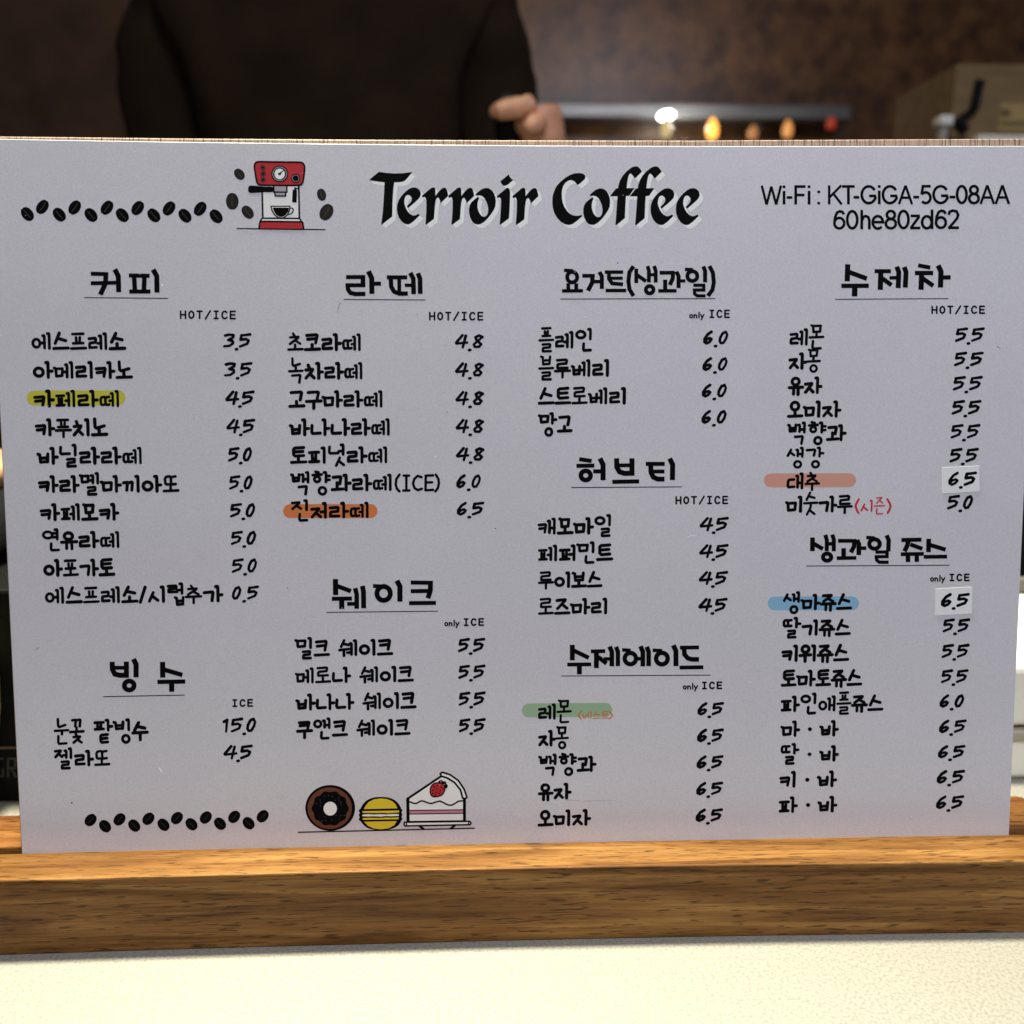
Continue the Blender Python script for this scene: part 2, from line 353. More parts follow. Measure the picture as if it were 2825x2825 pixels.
L_f = [(115, 612), (130, 530), (165, 430), (220, 340), (300, 250), (390, 180), (450, 150), (500, 145), (545, 155), (590, 200), (628, 258), (485, 400), (465, 395), (430, 340), (385, 297), (355, 320), (335, 370), (315, 470), (300, 610), (470, 610), (360, 770), (300, 780), (285, 782), (278, 900), (270, 1050), (263, 1250), (85, 1397), (60, 1395), (75, 1200), (90, 1000), (103, 785), (-60, 785), (72, 620)]
A0, B0, C0, D0 = 0, (1230 - 1000) * 7.728, 500 * 7.728, 690 * 7.728
TITLE = [L_T, L_e, L_r1, sh(L_r2, B0), sh(L_o, B0), sh(L_dot, B0), sh(L_i, B0), sh(L_r2, B0 + 1370, 6), sh(L_C, C0), sh(L_o, C0 + 350, 9), sh(L_f, D0), sh(L_f, D0 + 421, 2), sh(L_e, D0 + 74, 15), sh(L_e, D0 + 614, 15)]
k = Ink((1000, 440), 7.728, .000006)
for q in TITLE: k.poly(sh(q, 74, 76), M_shadow)
for q in TITLE: k.poly(sh(q, 40, 42), M_shadow)
k.obj('title_drop_shadow', sheet, 'pale drop shadow behind the title lettering')
for q in TITLE:
    k = Ink((1000, 440), 7.728); k.poly(q, M_ink); k.obj('title_letter', sheet)

# ---- headings: flat-ended strokes, traced (2.76 per photograph pixel)
Z = 2.76
HEADS = [
 ((60, 700), [(30,[(525,152),(658,156)]),(30,[(525,225),(640,223)]),(36,[(641,142),(638,225),(598,312)]),(28,[(650,222),(740,220)]),(37,[(708,118),(735,170),(738,293)]),
   (30,[(815,166),(974,168)]),(34,[(855,166),(862,290)]),(34,[(934,166),(930,290)]),(30,[(818,288),(980,288)]),(37,[(1000,120),(1028,170),(1030,296)])], (477,334,1112,340), []),
 ((750, 700), [(30,[(565,178),(711,177)]),(34,[(694,166),(694,254)]),(30,[(560,240),(711,240)]),(32,[(578,240),(580,272),(598,298),(636,307),(713,306)]),(37,[(735,133),(760,185),(762,306)]),(30,[(762,228),(832,228)]),
   (30,[(875,180),(1031,180)]),(32,[(905,180),(909,250),(931,289),(972,304),(1036,303)]),(28,[(970,180),(970,302)]),(26,[(1012,240),(1065,240)]),(34,[(1054,145),(1077,190),(1080,308)]),(34,[(1112,148),(1128,190),(1130,306)])], (550,348,1168,352), []),
 ((750, 1560), [(38,[(484,103),(486,226)]),(32,[(495,156),(603,196)]),(30,[(456,254),(610,252)]),(38,[(532,254),(532,332)]),(28,[(573,293),(650,292)]),(34,[(634,172),(646,220),(646,330)]),(36,[(689,155),(698,200),(699,326)]),
   (28,[(770,156),(855,160)]),(38,[(952,115),(975,160),(975,276)]),(30,[(1057,130),(1226,132)]),(30,[(1057,196),(1200,194)]),(36,[(1208,120),(1207,190),(1188,250)]),(30,[(1044,287),(1250,285)])], (418,357,1263,348), [(851,213,51,53,38)]),
 ((100, 1760), [(37,[(578,181),(580,240),(598,275),(636,284),(705,284)]),(37,[(686,180),(687,300)]),(28,[(590,227),(690,227)]),(38,[(740,160),(760,200),(760,300)]),(38,[(962,182),(963,302)]),(33,[(970,240),(1113,282)]),(31,[(922,335),(1135,332)]),(38,[(1031,335),(1031,410)])], (512,447,1128,435), [(708,362,37,34,37)]),
 ((1430, 700), [(26,[(348,126),(415,130)]),(28,[(380,225),(380,285)]),(28,[(441,225),(441,285)]),(26,[(332,283),(492,282)]),(28,[(487,168),(582,168)]),(32,[(566,156),(562,220),(530,282)]),(26,[(575,212),(640,212)]),(30,[(617,138),(636,172),(636,268)]),
   (26,[(658,140),(798,140)]),(28,[(690,140),(690,190),(714,226),(798,233)]),(24,[(700,187),(796,186)]),(26,[(664,280),(822,280)]),(30,[(877,95),(846,140),(838,210),(846,270),(877,322)]),
   (28,[(898,113),(898,224)]),(28,[(905,163),(973,210)]),(28,[(984,93),(994,130),(994,218)]),(24,[(994,160),(1046,160)]),(28,[(1034,92),(1046,130),(1046,220)]),(28,[(1075,145),(1190,144)]),(30,[(1178,134),(1175,190),(1153,238)]),(30,[(1118,197),(1118,285)]),(26,[(1065,283),(1205,282)]),(30,[(1203,135),(1220,170),(1220,262)]),(24,[(1225,207),(1272,207)]),
   (26,[(1268,119),(1330,122)]),(30,[(1408,96),(1422,130),(1422,218)]),(24,[(1332,240),(1424,240)]),(24,[(1412,240),(1412,276)]),(24,[(1328,277),(1424,276)]),(24,[(1340,277),(1343,306),(1362,320),(1426,321)]),(30,[(1455,93),(1482,145),(1488,220),(1478,275),(1443,322)])], (322,345,1498,342), [(410,178,38,40,30),(1000,274,29,28,30),(1325,170,38,37,30)]),
 ((2080, 700), [(38,[(714,80),(710,210)]),(34,[(725,140),(860,190)]),(32,[(665,245),(875,244)]),(40,[(768,245),(766,325)]),(30,[(918,133),(1043,133)]),(38,[(966,133),(962,275)]),(33,[(978,188),(1048,240)]),(26,[(1032,184),(1100,182)]),(36,[(1087,98),(1103,140),(1098,262)]),(36,[(1144,100),(1158,140),(1152,258)]),
   (30,[(1250,88),(1343,106)]),(32,[(1225,147),(1365,147)]),(38,[(1277,150),(1272,275)]),(33,[(1288,190),(1366,245)]),(38,[(1402,88),(1424,135),(1420,258)]),(32,[(1425,181),(1498,180)])], (620,347,1478,342), []),
 ((1430, 1220), [(30,[(463,129),(558,143)]),(30,[(442,180),(579,178)]),(30,[(570,222),(650,222)]),(37,[(621,123),(645,170),(645,290)]),(37,[(748,122),(750,190),(770,225),(806,237),(885,236)]),(37,[(865,122),(865,250)]),(28,[(755,177),(865,175)]),(30,[(715,302),(920,298)]),
   (30,[(970,165),(1115,165)]),(36,[(1008,165),(1010,230),(1028,266),(1060,281),(1113,281)]),(28,[(1025,223),(1113,223)]),(37,[(1152,123),(1175,170),(1173,288)])], (405,345,1244,340), [(513,253,37,35,36)]),
 ((2080, 1200), [(34,[(446,780),(445,885)]),(31,[(455,828),(526,868)]),(30,[(543,760),(555,800),(554,885)]),(26,[(555,830),(608,828)]),(30,[(596,758),(608,795),(608,886)]),(28,[(640,806),(780,806)]),(32,[(765,794),(762,850),(737,895)]),(34,[(683,862),(683,936)]),(27,[(630,938),(780,936)]),(34,[(784,798),(799,830),(798,915)]),(27,[(800,862),(856,862)]),
   (26,[(855,780),(920,785)]),(32,[(1010,763),(1026,800),(1023,887)]),(24,[(925,892),(1026,890)]),(26,[(1013,890),(1013,927)]),(24,[(918,927),(1026,926)]),(25,[(932,927),(935,953),(955,969),(1026,969)]),
   (30,[(1122,800),(1276,797)]),(34,[(1178,800),(1166,845),(1146,886)]),(30,[(1190,833),(1283,867)]),(28,[(1118,908),(1294,905)]),(33,[(1173,908),(1173,968)]),(32,[(1240,908),(1240,967)]),(34,[(1331,790),(1329,892)]),(31,[(1342,838),(1460,873)]),(28,[(1293,928),(1471,926)])], (402,998,1486,992), [(557,930,31,27,32),(918,830,40,36,32)]),
 ((1430, 1740), [(36,[(411,107),(411,226)]),(31,[(420,150),(537,207)]),(28,[(372,258),(555,256)]),(36,[(465,258),(465,332)]),(28,[(552,158),(662,155)]),(36,[(595,158),(594,285)]),(32,[(608,200),(672,250)]),(26,[(650,215),(712,215)]),(34,[(694,120),(712,160),(712,272)]),(32,[(744,122),(758,160),(758,270)]),
   (26,[(790,146),(855,150)]),(26,[(890,213),(950,213)]),(34,[(930,118),(948,160),(948,272)]),(34,[(978,122),(992,160),(992,270)]),(26,[(1022,149),(1095,152)]),(36,[(1180,110),(1200,155),(1200,270)]),(28,[(1230,129),(1376,127)]),(34,[(1262,129),(1265,180),(1290,209),(1320,218),(1376,219)]),(28,[(1227,281),(1409,278)])], (330,345,1461,338), [(853,212,43,43,34),(1093,212,44,44,35)]),
]
for off, strokes, ul, rings in HEADS:
    k = Ink(off, Z)
    for w, p in strokes: k.butt(w * 1.06, p)
    for cx, cy, rx, ry, w in rings: k.ring(cx, cy, rx, ry, w)
    k.obj('section_heading', sheet)
    k = Ink(off, Z); k.stroke([ul[:2], ul[2:]], 7); k.obj('heading_underline', sheet)

# ---- brush lettering: Hangul composed from its letters
def ci(cx, cy, rx, ry, n=14, a0=-1.9): return [(cx + rx * math.cos(a0 - 2 * math.pi * i / n), cy + ry * math.sin(a0 - 2 * math.pi * i / n)) for i in range(n + 1)]
CONS = {
 'ㄱ': [[(0,.08),(.93,0),(1,.1),(.86,1)]], 'ㄴ': [[(.05,0),(.0,.8),(.1,1),(1,.95)]], 'ㄷ': [[(.95,.02),(.2,.06),(.05,.2),(0,.82),(.12,1),(1,.95)]],
 'ㄹ': [[(0,.06),(.85,0),(.93,.08),(.88,.42),(.12,.5),(.04,.6),(.04,.95),(1,.92)]], 'ㅁ': [[(-.14,.0),(.06,.08),(.12,1),(.92,.93),(1,.06),(.1,.1)]],
 'ㅂ': [[(-.12,.02),(.08,.1),(.14,1),(.9,.93)],[(.97,0),(.9,.95)],[(.14,.52),(.9,.47)]],
 'ㅅ': [[(.5,0),(.03,1)],[(.38,.42),(1,.92)]], 'ㅇ': [ci(.5,.5,.5,.5)], 'ㅈ': [[(0,.08),(.82,0),(.78,.12),(.04,1)],[(.5,.52),(1,.97)]],
 'ㅊ': [[(.32,-.12),(.48,.2)],[(.04,.3),(.84,.24),(.78,.36),(.02,1)],[(.5,.62),(1,.98)]], 'ㅋ': [[(0,.08),(.93,0),(1,.1),(.84,1)],[(.08,.55),(.9,.46)]],
 'ㅌ': [[(1,0),(.2,.06),(.06,.2),(.06,.82),(.2,1),(1,.94)],[(.1,.52),(.92,.46)]], 'ㅍ': [[(0,.04),(1,0)],[(.3,.3),(.32,.93)],[(.7,.28),(.67,.93)],[(0,1),(1,.96)]],
 'ㅎ': [[(.32,-.02),(.66,.05)],[(0,.32),(1,.26)],ci(.5,.74,.32,.27)],
 'ㄲ': [[(0,.1),(.42,.04),(.44,.12),(.34,1)],[(.52,.1),(.95,.02),(1,.1),(.9,1)]], 'ㄸ': [[(.46,.0),(.12,.06),(0,.3),(.02,.85),(.14,1),(.44,.96)],[(1,.0),(.66,.06),(.55,.3),(.57,.85),(.68,1),(1,.94)]],
}
CONS_H = {'ㅅ': [[(.42,-.05),(.0,1)],[(.25,.48),(1,.72)]], 'ㄴ': [[(.1,-.1),(.12,.85),(.25,1),(1,.72)]], 'ㅍ': [[(0,.04),(1,0)],[(.33,.4),(.35,.9)],[(.68,.38),(.65,.9)],[(.03,1),(.97,.96)]]}
LEADS = 'ㄱㄲㄴㄷㄸㄹㅁㅂㅃㅅㅆㅇㅈㅉㅊㅋㅌㅍㅎ'; VOW = 'ㅏㅐㅑㅒㅓㅔㅕㅖㅗㅘㅙㅚㅛㅜㅝㅞㅟㅠㅡㅢㅣ'
FIN = ['', 'ㄱ', 'ㄲ', 'ㄳ', 'ㄴ', 'ㄵ', 'ㄶ', 'ㄷ', 'ㄹ', 'ㄺ', 'ㄻ', 'ㄼ', 'ㄽ', 'ㄾ', 'ㄿ', 'ㅀ', 'ㅁ', 'ㅂ', 'ㅄ', 'ㅅ', 'ㅆ', 'ㅇ', 'ㅈ', 'ㅊ', 'ㅋ', 'ㅌ', 'ㅍ', 'ㅎ']
def jamo(ch):
    n = ord(ch) - 0xAC00; return LEADS[n // 588], VOW[n % 588 // 28], FIN[n % 28]
def stem(x, a=0, b=100, hook=12): return [(x - hook, a + 9), (x - 2, a + 8), (x, a + 14), (x - 1, b - 8)]
def fit(strokes, x0, y0, x1, y1): return [[(x0 + p[0] * (x1 - x0), y0 + p[1] * (y1 - y0)) for p in s] for s in strokes]
def syllable(ch):
    """strokes (x, y in hundredths of the stem height) and advance width"""
    c, v, f = jamo(ch); out = []
    if v in 'ㅏㅑㅓㅕㅣㅐㅔ':
        a, b = (-18, 54) if f else (0, 100)
        two = v in 'ㅐㅔ'
        y0, y1 = ((2, 40) if f else (40, 86))
        if c in 'ㄱㅅㅈ' and not f: y1 = 90
        if c in 'ㅊ' and not f: y0, y1 = 26, 92
        if c in 'ㅎ': y0 -= 14; y1 += 4
        if c in 'ㅍㄹ' and not f: y0 -= 7; y1 += 3
        w = 46 if two else 56
        if c == 'ㄸ': w = 52
        out += fit(CONS[c], 8, y0, 8 + w - 6, y1)
        t = (a + b) / 2 + 8
        if v == 'ㅏ': out += [stem(86, a, b), [(86, t), (108, t - 1)]]; adv = 118
        if v == 'ㅑ': out += [stem(84, a, b), [(84, t - 14), (104, t - 15)], [(84, t + 8), (104, t + 7)]]; adv = 116
        if v == 'ㅣ': out += [stem(90, a, b)]; adv = 110
        if v == 'ㅓ': out += [stem(86, a, b), [(60, t + 2), (86, t)]]; adv = 104
        if v == 'ㅕ': out += [stem(86, a, b), [(58, t - 14), (86, t - 15)], [(58, t + 8), (86, t + 7)]]; adv = 104
        if v == 'ㅔ': out += [stem(74, a + 12, b - 2, 9), stem(101, a, b, 10), [(56, t + 4), (74, t + 3)]]; adv = 119
        if v == 'ㅐ': out += [stem(70, a + 12, b - 4, 9), stem(98, a, b, 10), [(70, t + 4), (98, t + 3)]]; adv = 116
        if f:
            fx = 36 if v in 'ㅏㅑ' else 44
            if f == 'ㅇ': out.append(ci(fx + 26, 96, 20, 20))
            elif f == 'ㄹ': out += fit(CONS[f], fx, 68, fx + 44, 112)
            elif f == 'ㄴ': out += fit(CONS[f], fx + 4, 72, fx + 46, 110)
            elif f == 'ㅂ': out += fit(CONS[f], fx + 6, 70, fx + 48, 112)
            elif f == 'ㅅ': out += fit(CONS[f], fx, 66, fx + 44, 112)
            else: out += fit(CONS[f], fx, 70, fx + 44, 114)
    elif v in 'ㅗㅜㅡㅠㅛ':
        H = {**CONS, **CONS_H}[c]
        if not f:
            lo = {'ㅗ': 55, 'ㅡ': 63, 'ㅜ': 49, 'ㅠ': 48, 'ㅛ': 50}[v]; hi = {'ㄹ': 3, 'ㅌ': 5}.get(c, 9)
            ub = 68 if c in 'ㄹㅍ' else 64
            if c == 'ㄹ' and v == 'ㅜ': lo = 53
            if c == 'ㅊ': hi, lo, ub = 8, lo + 5, 68
            out += fit(H, 20 if c in 'ㅇㅁ' else 14, hi, 66 if c in 'ㅇㅁ' else 74, lo)
            if v == 'ㅗ': out += [[(44, 64), (44, 86)], [(5, 92), (86, 89)]]
            if v == 'ㅡ': out += [[(5, 92), (86, 89)]]
            if v == 'ㅜ': out += [[(3, ub), (88, ub - 3)], [(46, ub), (45, 103)]]
            if v == 'ㅠ': out += [[(3, 64), (88, 61)], [(32, 64), (31, 100)], [(60, 63), (60, 102)]]
            adv = 98
        else:
            out += fit(H, 16, -16, 64, {'ㅡ': 29, 'ㅜ': 24, 'ㅗ': 22}[v])
            base = 52 if v != 'ㅜ' else 44
            if v == 'ㅗ': out += [[(40, 28), (40, 48)]]
            if v == 'ㅜ': out += [[(42, base), (42, 64)]]
            out += [[(1, base + 1), (80, base - 2)]]
            if f == 'ㅇ': out.append(ci(42, 94, 20, 19))
            elif f == 'ㅅ' or f == 'ㅊ': out += fit(CONS[f], 18, 68, 66, 112)
            else: out += fit(CONS[f], 18, 74, 66, 117)
            adv = 90
    elif v == 'ㅘ':
        out += fit(CONS[c], 8, 16, 52, 56) + [[(30, 50), (30, 84)], [(2, 90), (64, 86)], stem(82), [(82, 54), (104, 53)]]; adv = 114
    elif v == 'ㅞ':
        out += fit(CONS_H.get(c, CONS[c]), 12, 8, 56, 44) + [[(2, 64), (60, 58)], [(28, 64), (28, 98)], [(48, 80), (70, 78)], stem(74, 16, 98, 9), stem(100, 0, 100, 10)]; adv = 118
    elif v == 'ㅟ':
        out += fit(CONS[c], 14, 8, 56, 46) + [[(2, 64), (68, 60)], [(34, 64), (34, 98)], stem(90)]; adv = 110
    return out, adv
SW = 19.5
def text_strokes(t):
    x = 0; out = []; wts = []
    for ch in t:
        if ch == ' ': x += 52; continue
        if ch == '·': out.append([(x + 8, 54), (x + 10, 54)]); wts.append(1.25); x += 22; continue
        if ch == '/': out.append([(x + 36, 8), (x + 6, 96)]); wts.append(1); x += 48; continue
        s, adv = syllable(ch); c, v, f = jamo(ch)
        wt = .78 if f and v in 'ㅗㅜㅡ' else .9 if f else .78 if c == 'ㅊ' and v in 'ㅗㅜ' else .84 if (c in 'ㄹㅍ' and v in 'ㅗㅜㅡ') or c == 'ㄸ' else .9 if v in 'ㅞㅔㅐ' else 1
        wts += [wt] * len(s)
        out += [[(x + a, b) for a, b in q] for q in s]; x += adv
    lo = min(p[0] for q in out for p in q) - SW / 2; hi = max(p[0] for q in out for p in q) + SW / 2
    return [[(p[0] - lo, p[1]) for p in q] for q in out], hi - lo, wts
TS = [(0, .0155), (500, .0145), (1000, .010), (1500, .006), (2000, .002), (2825, 0)]
BS = [(0, -.0235), (1000, -.025), (1500, -.020), (2825, -.011)]
def lerp(tab, x):
    for (a, u), (b, v) in zip(tab, tab[1:]):
        if x <= b: return u + (v - u) * max(0, x - a) / (b - a)
    return tab[-1][1]
def tilt(off, x, y):             # slope of a printed line and lean of its uprights at this place on the board
    X = off[0] + x / Z; Y = off[1] + y / Z; f = min(1, max(0, (Y - 390) / 1940))
    return lerp(TS, X) * (1 - f) + lerp(BS, X) * f, .049 - .094 * X / 2825
def line(k, off, t, x0, x1, y0, y1, m=None, sw=SW):
    st, w, wts = text_strokes(t); sx = (x1 - x0) / w; sy = (y1 - y0) / 100
    sl, le = tilt(off, (x0 + x1) / 2, (y0 + y1) / 2); xm = (x0 + x1) / 2; ym = (y0 + y1) / 2
    for q, wt in zip(st, wts):
        p = []
        for a, b in q:
            X = x0 + a * sx; Y = y0 + b * sy
            p.append((X + (Y - ym) * le, Y + (X - xm) * sl))
        k.stroke(p, sw * wt * sy * random.uniform(.95, 1.06), m, sw * wt * sy * random.uniform(.92, 1.08))
cA, cA2, cD, cB, cB2, cC, cE, cG, cI, cF, cH, cJ = (60,700), (60,1220), (100,1760), (750,700), (750,1160), (750,1560), (1430,700), (1430,1220), (1430,1740), (2080,700), (2080,1200), (2080,1720)
ITEMS = [(cA,'에스프레소',70,795,597,733),(cA,'아메리카노',82,847,817,952),(cA,'카페라떼',85,745,1036,1170),(cA,'카푸치노',98,657,1253,1390),
 (cA2,'바닐라라떼',110,917,35,170),(cA2,'카라멜마끼아또',122,1202,250,384),(cA2,'카페모카',135,745,464,598),(cA2,'연유라떼',152,746,677,808),(cA2,'아포가토',163,710,888,1022),(cA2,'에스프레소/시럽추가',173,1537,1094,1224),
 (cD,'눈꽃 팥빙수',130,857,640,777),(cD,'젤라또',133,565,853,978),
 (cB,'초코라떼',112,680,605,741),(cB,'녹차라떼',120,692,824,958),(cB,'고구마라떼',123,845,1040,1172),(cB,'바나나라떼',128,900,1253,1387),(cB2,'토피넛라떼',135,882,198,328),(cB2,'백향과라떼',137,915,407,540),(cB2,'진저라떼',142,740,620,747),
 (cC,'밀크 쉐이크',170,925,563,690),(cC,'메로나 쉐이크',172,1083,770,893),(cC,'바나나 쉐이크',177,1102,970,1098),(cC,'쿠앤크 쉐이크',183,1057,1175,1300),
 (cE,'플레인',150,562,588,723),(cE,'블루베리',148,692,803,937),(cE,'스트로베리',147,820,1017,1148),(cE,'망고',147,413,1230,1362),
 (cG,'캐모마일',145,708,572,702),(cG,'페퍼민트',147,725,778,905),(cG,'루이보스',147,642,985,1108),(cG,'로즈마리',147,678,1187,1312),
 (cI,'레몬',147,410,553,677),(cI,'자몽',150,388,755,880),(cI,'백향과',148,597,955,1078),(cI,'유자',148,405,1160,1285),(cI,'오미자',145,555,1362,1487),
 (cF,'레몬',268,540,567,700),(cF,'자몽',263,512,752,882),(cF,'유자',258,522,935,1068),(cF,'오미자',252,668,1118,1248),(cF,'백향과',248,707,1300,1428),
 (cH,'생강',245,540,110,228),(cH,'대추',247,507,285,415),(cH,'미숫가루',235,757,462,590),(cH,'생마쥬스',218,750,1210,1333),
 (cJ,'딸기쥬스',215,740,-30,92),(cJ,'키위쥬스',208,728,160,290),(cJ,'토마토쥬스',205,827,352,478),(cJ,'파인애플쥬스',203,988,547,670),
 (cJ,'마 · 바',200,648,738,862),(cJ,'딸 · 바',200,650,930,1053),(cJ,'키 · 바',192,635,1122,1248),(cJ,'파 · 바',188,637,1315,1440)]
DIG = {'0': [[(.78,.02),(.42,.12),(.12,.5),(.06,.8),(.2,.97),(.5,.95),(.82,.6),(.95,.25),(.78,.02)]], '1': [[(.1,.2),(.62,.05),(.55,.3),(.4,1)]],
 '3': [[(.12,.1),(.5,.02),(.93,.06),(.88,.24),(.42,.46)],[(.42,.46),(.82,.54),(.86,.72),(.5,.94),(.0,.98)]], '4': [[(.6,.0),(.05,.62),(.08,.68),(1,.6)],[(.88,.05),(.62,1)]],
 '5': [[(1,.0),(.2,.09)],[(.24,.08),(.14,.44),(.62,.38),(.86,.5),(.72,.76),(.08,.99)]], '6': [[(.9,.0),(.45,.22),(.08,.62),(.08,.88),(.32,.99),(.7,.86),(.92,.64),(.72,.54),(.35,.64),(.12,.84)]],
 '8': [[(.98,.14),(.62,.02),(.25,.16),(.36,.4),(.84,.74),(.6,.96),(.16,.95),(.06,.76),(.5,.46),(.98,.14)]]}
PL = {'3.5': ((0,.40),.47,(.57,1)), '4.5': ((0,.44),.5,(.58,1)), '5.0': ((0,.44),.53,(.66,1)), '0.5': ((0,.32),.45,(.58,1)), '4.8': ((0,.43),.52,(.65,1)), '6.0': ((0,.35),.5,(.65,1)), '6.5': ((0,.35),.46,(.57,1)), '5.5': ((0,.40),.48,(.58,1))}
def price(k, off, t, x0, x1, y0, y1):
    w = x1 - x0; sl, le = tilt(off, (x0 + x1) / 2, y0); xm = (x0 + x1) / 2; ym = (y0 + y1) / 2; sw = 22.5
    X0, X1, Y0, Y1 = x0 + 10, x1 - 10, y0 + 9, y1 - 9; w = X1 - X0
    def T(x, y): return (x + (y - ym) * le, y + (x - xm) * sl)
    if t == '15.0': parts = [('1', .0, .2), ('5', .23, .58), ('0', .73, 1)]; dot = .64
    else:
        p = PL[t]; parts = [(t[0], *p[0]), (t[2], *p[2])]; dot = p[1]
    for d, a, b in parts:
        for q in DIG[d]:
            k.stroke([T(X0 + (a + (b - a) * u) * w, Y0 + v * (Y1 - Y0)) for u, v in q], sw * random.uniform(.95, 1.12), None, sw * random.uniform(.8, 1.0))
    dx, dy = T(X0 + dot * w, y1 + 11)
    k.disc(dx, dy, 16, 11.5, None, -.15)
PRICES = [(cA,'3.5',1530,1750,605,716),(cA,'3.5',1537,1758,825,937),(cA,'4.5',1545,1773,1043,1152),(cA,'4.5',1552,1780,1258,1368),(cA2,'5.0',1563,1758,38,148),(cA2,'5.0',1570,1763,252,362),(cA2,'5.0',1577,1783,464,573),(cA2,'5.0',1583,1790,675,783),(cA2,'5.0',1590,1797,885,995),(cA2,'0.5',1595,1808,1093,1200),
 (cD,'15.0',1415,1680,608,720),(cD,'4.5',1420,1650,815,925),(cB,'4.8',1388,1615,612,722),(cB,'4.8',1390,1617,828,938),(cB,'4.8',1393,1617,1045,1155),(cB,'4.8',1395,1618,1258,1368),(cB2,'4.8',1397,1620,203,310),(cB2,'6.0',1400,1597,410,517),(cB2,'6.5',1403,1618,620,725),
 (cC,'5.5',1410,1625,553,660),(cC,'5.5',1412,1627,757,863),(cC,'5.5',1414,1628,962,1068),(cC,'5.5',1416,1628,1165,1270),(cE,'6.0',1403,1603,585,692),(cE,'6.0',1398,1598,788,893),(cE,'6.0',1393,1593,990,1095),(cE,'6.0',1390,1590,1190,1295),
 (cG,'4.5',1375,1602,570,678),(cG,'4.5',1372,1600,777,883),(cG,'4.5',1369,1596,982,1088),(cG,'4.5',1366,1592,1187,1293),(cI,'6.5',1360,1565,545,645),(cI,'6.5',1357,1563,747,848),(cI,'6.5',1353,1562,950,1050),(cI,'6.5',1350,1560,1152,1253),(cI,'6.5',1346,1558,1355,1455),
 (cF,'5.5',1525,1755,562,672),(cF,'5.5',1517,1748,747,857),(cF,'5.5',1508,1740,932,1042),(cF,'5.5',1500,1732,1115,1225),(cF,'5.5',1490,1722,1298,1408),(cH,'5.5',1483,1710,100,210),(cH,'5.0',1465,1672,457,567),
 (cJ,'5.5',1430,1645,-37,68),(cJ,'5.5',1423,1640,157,263),(cJ,'5.5',1417,1633,350,455),(cJ,'6.0',1410,1605,540,642),(cJ,'6.5',1405,1618,733,835),(cJ,'6.5',1397,1610,927,1027),(cJ,'6.5',1388,1605,1117,1220),(cJ,'6.5',1382,1600,1310,1413)]
# highlighter bands under some items
def band(off, x0, x1, ya, yb, th, m, lab):
    k = Ink(off, Z, .000008); r = th / 2; ca, cb = (x0 + r, ya), (x1 - r, yb); p = []
    an = math.atan2(yb - ya, x1 - x0)
    for c0, a0 in ((ca, math.pi / 2), (cb, -math.pi / 2)):
        for i in range(13):
            a = an + a0 + math.pi * i / 12; p.append((c0[0] + r * math.cos(a), c0[1] + r * math.sin(a)))
    k.put(p, [tuple(range(len(p)))], m); k.obj('highlight_band', sheet, lab)
band(cA, 38, 790, 1099, 1097, 112, M_hy, 'yellow highlighter band under a coffee item')
band(cB2, 85, 805, 690, 690, 106, M_ho, 'orange highlighter band under the last latte')
band(cH, 75, 778, 346, 344, 106, M_hs, 'salmon highlighter band in the tea list')
band(cH, 105, 800, 1283, 1281, 104, M_hb, 'blue highlighter band in the juice list')
band(cI, 27, 715, 607, 602, 106, M_hg, 'pale green highlighter band in the ade list')
for off, t, x0, x1, y0, y1 in ITEMS:
    k = Ink(off, Z, layered=False); line(k, off, t, x0, x1, y0, y1)
    if t == '백향과라떼' and off == cB2:                      # ends in (ICE)
        w = 20
        k.stroke([(972,412),(948,445),(943,485),(952,520),(972,540)], w); k.stroke([(1004,420),(1045,420)], w); k.stroke([(1024,420),(1024,532)], w); k.stroke([(1000,534),(1047,533)], w)
        k.stroke([(1140,432),(1110,422),(1085,445),(1075,480),(1086,515),(1112,530),(1142,520)], w); k.stroke([(1228,418),(1172,420),(1170,532),(1228,528)], w); k.stroke([(1172,472),(1220,471)], w)
        k.stroke([(1248,412),(1268,445),(1272,480),(1264,515),(1245,540)], w)
    k.obj('menu_item', sheet)
for off, t, x0, x1, y0, y1 in PRICES:
    k = Ink(off, Z, layered=False); price(k, off, t, x0, x1, y0, y1); k.obj('price', sheet)
def paren(k, x0, x1, y0, y1, m, w):
    for x, s in ((x0, 1), (x1, -1)): k.stroke([(x + s * 24, y0), (x + s * 6, y0 + (y1 - y0) * .3), (x, (y0 + y1) / 2), (x + s * 6, y0 + (y1 - y0) * .72), (x + s * 22, y1)], w, m)
k = Ink(cH, Z); paren(k, 774, 1040, 490, 594, M_redink, 17); line(k, cH, '시즌', 808, 1005, 492, 586, M_redink, 15); k.obj('season_note', sheet, 'red handwritten season note in brackets')
k = Ink(cI, Z); paren(k, 456, 716, 615, 672, M_orink, 10); line(k, cI, '베스트', 482, 695, 612, 672, M_orink, 13); k.obj('best_note', sheet, 'small orange best note in brackets')

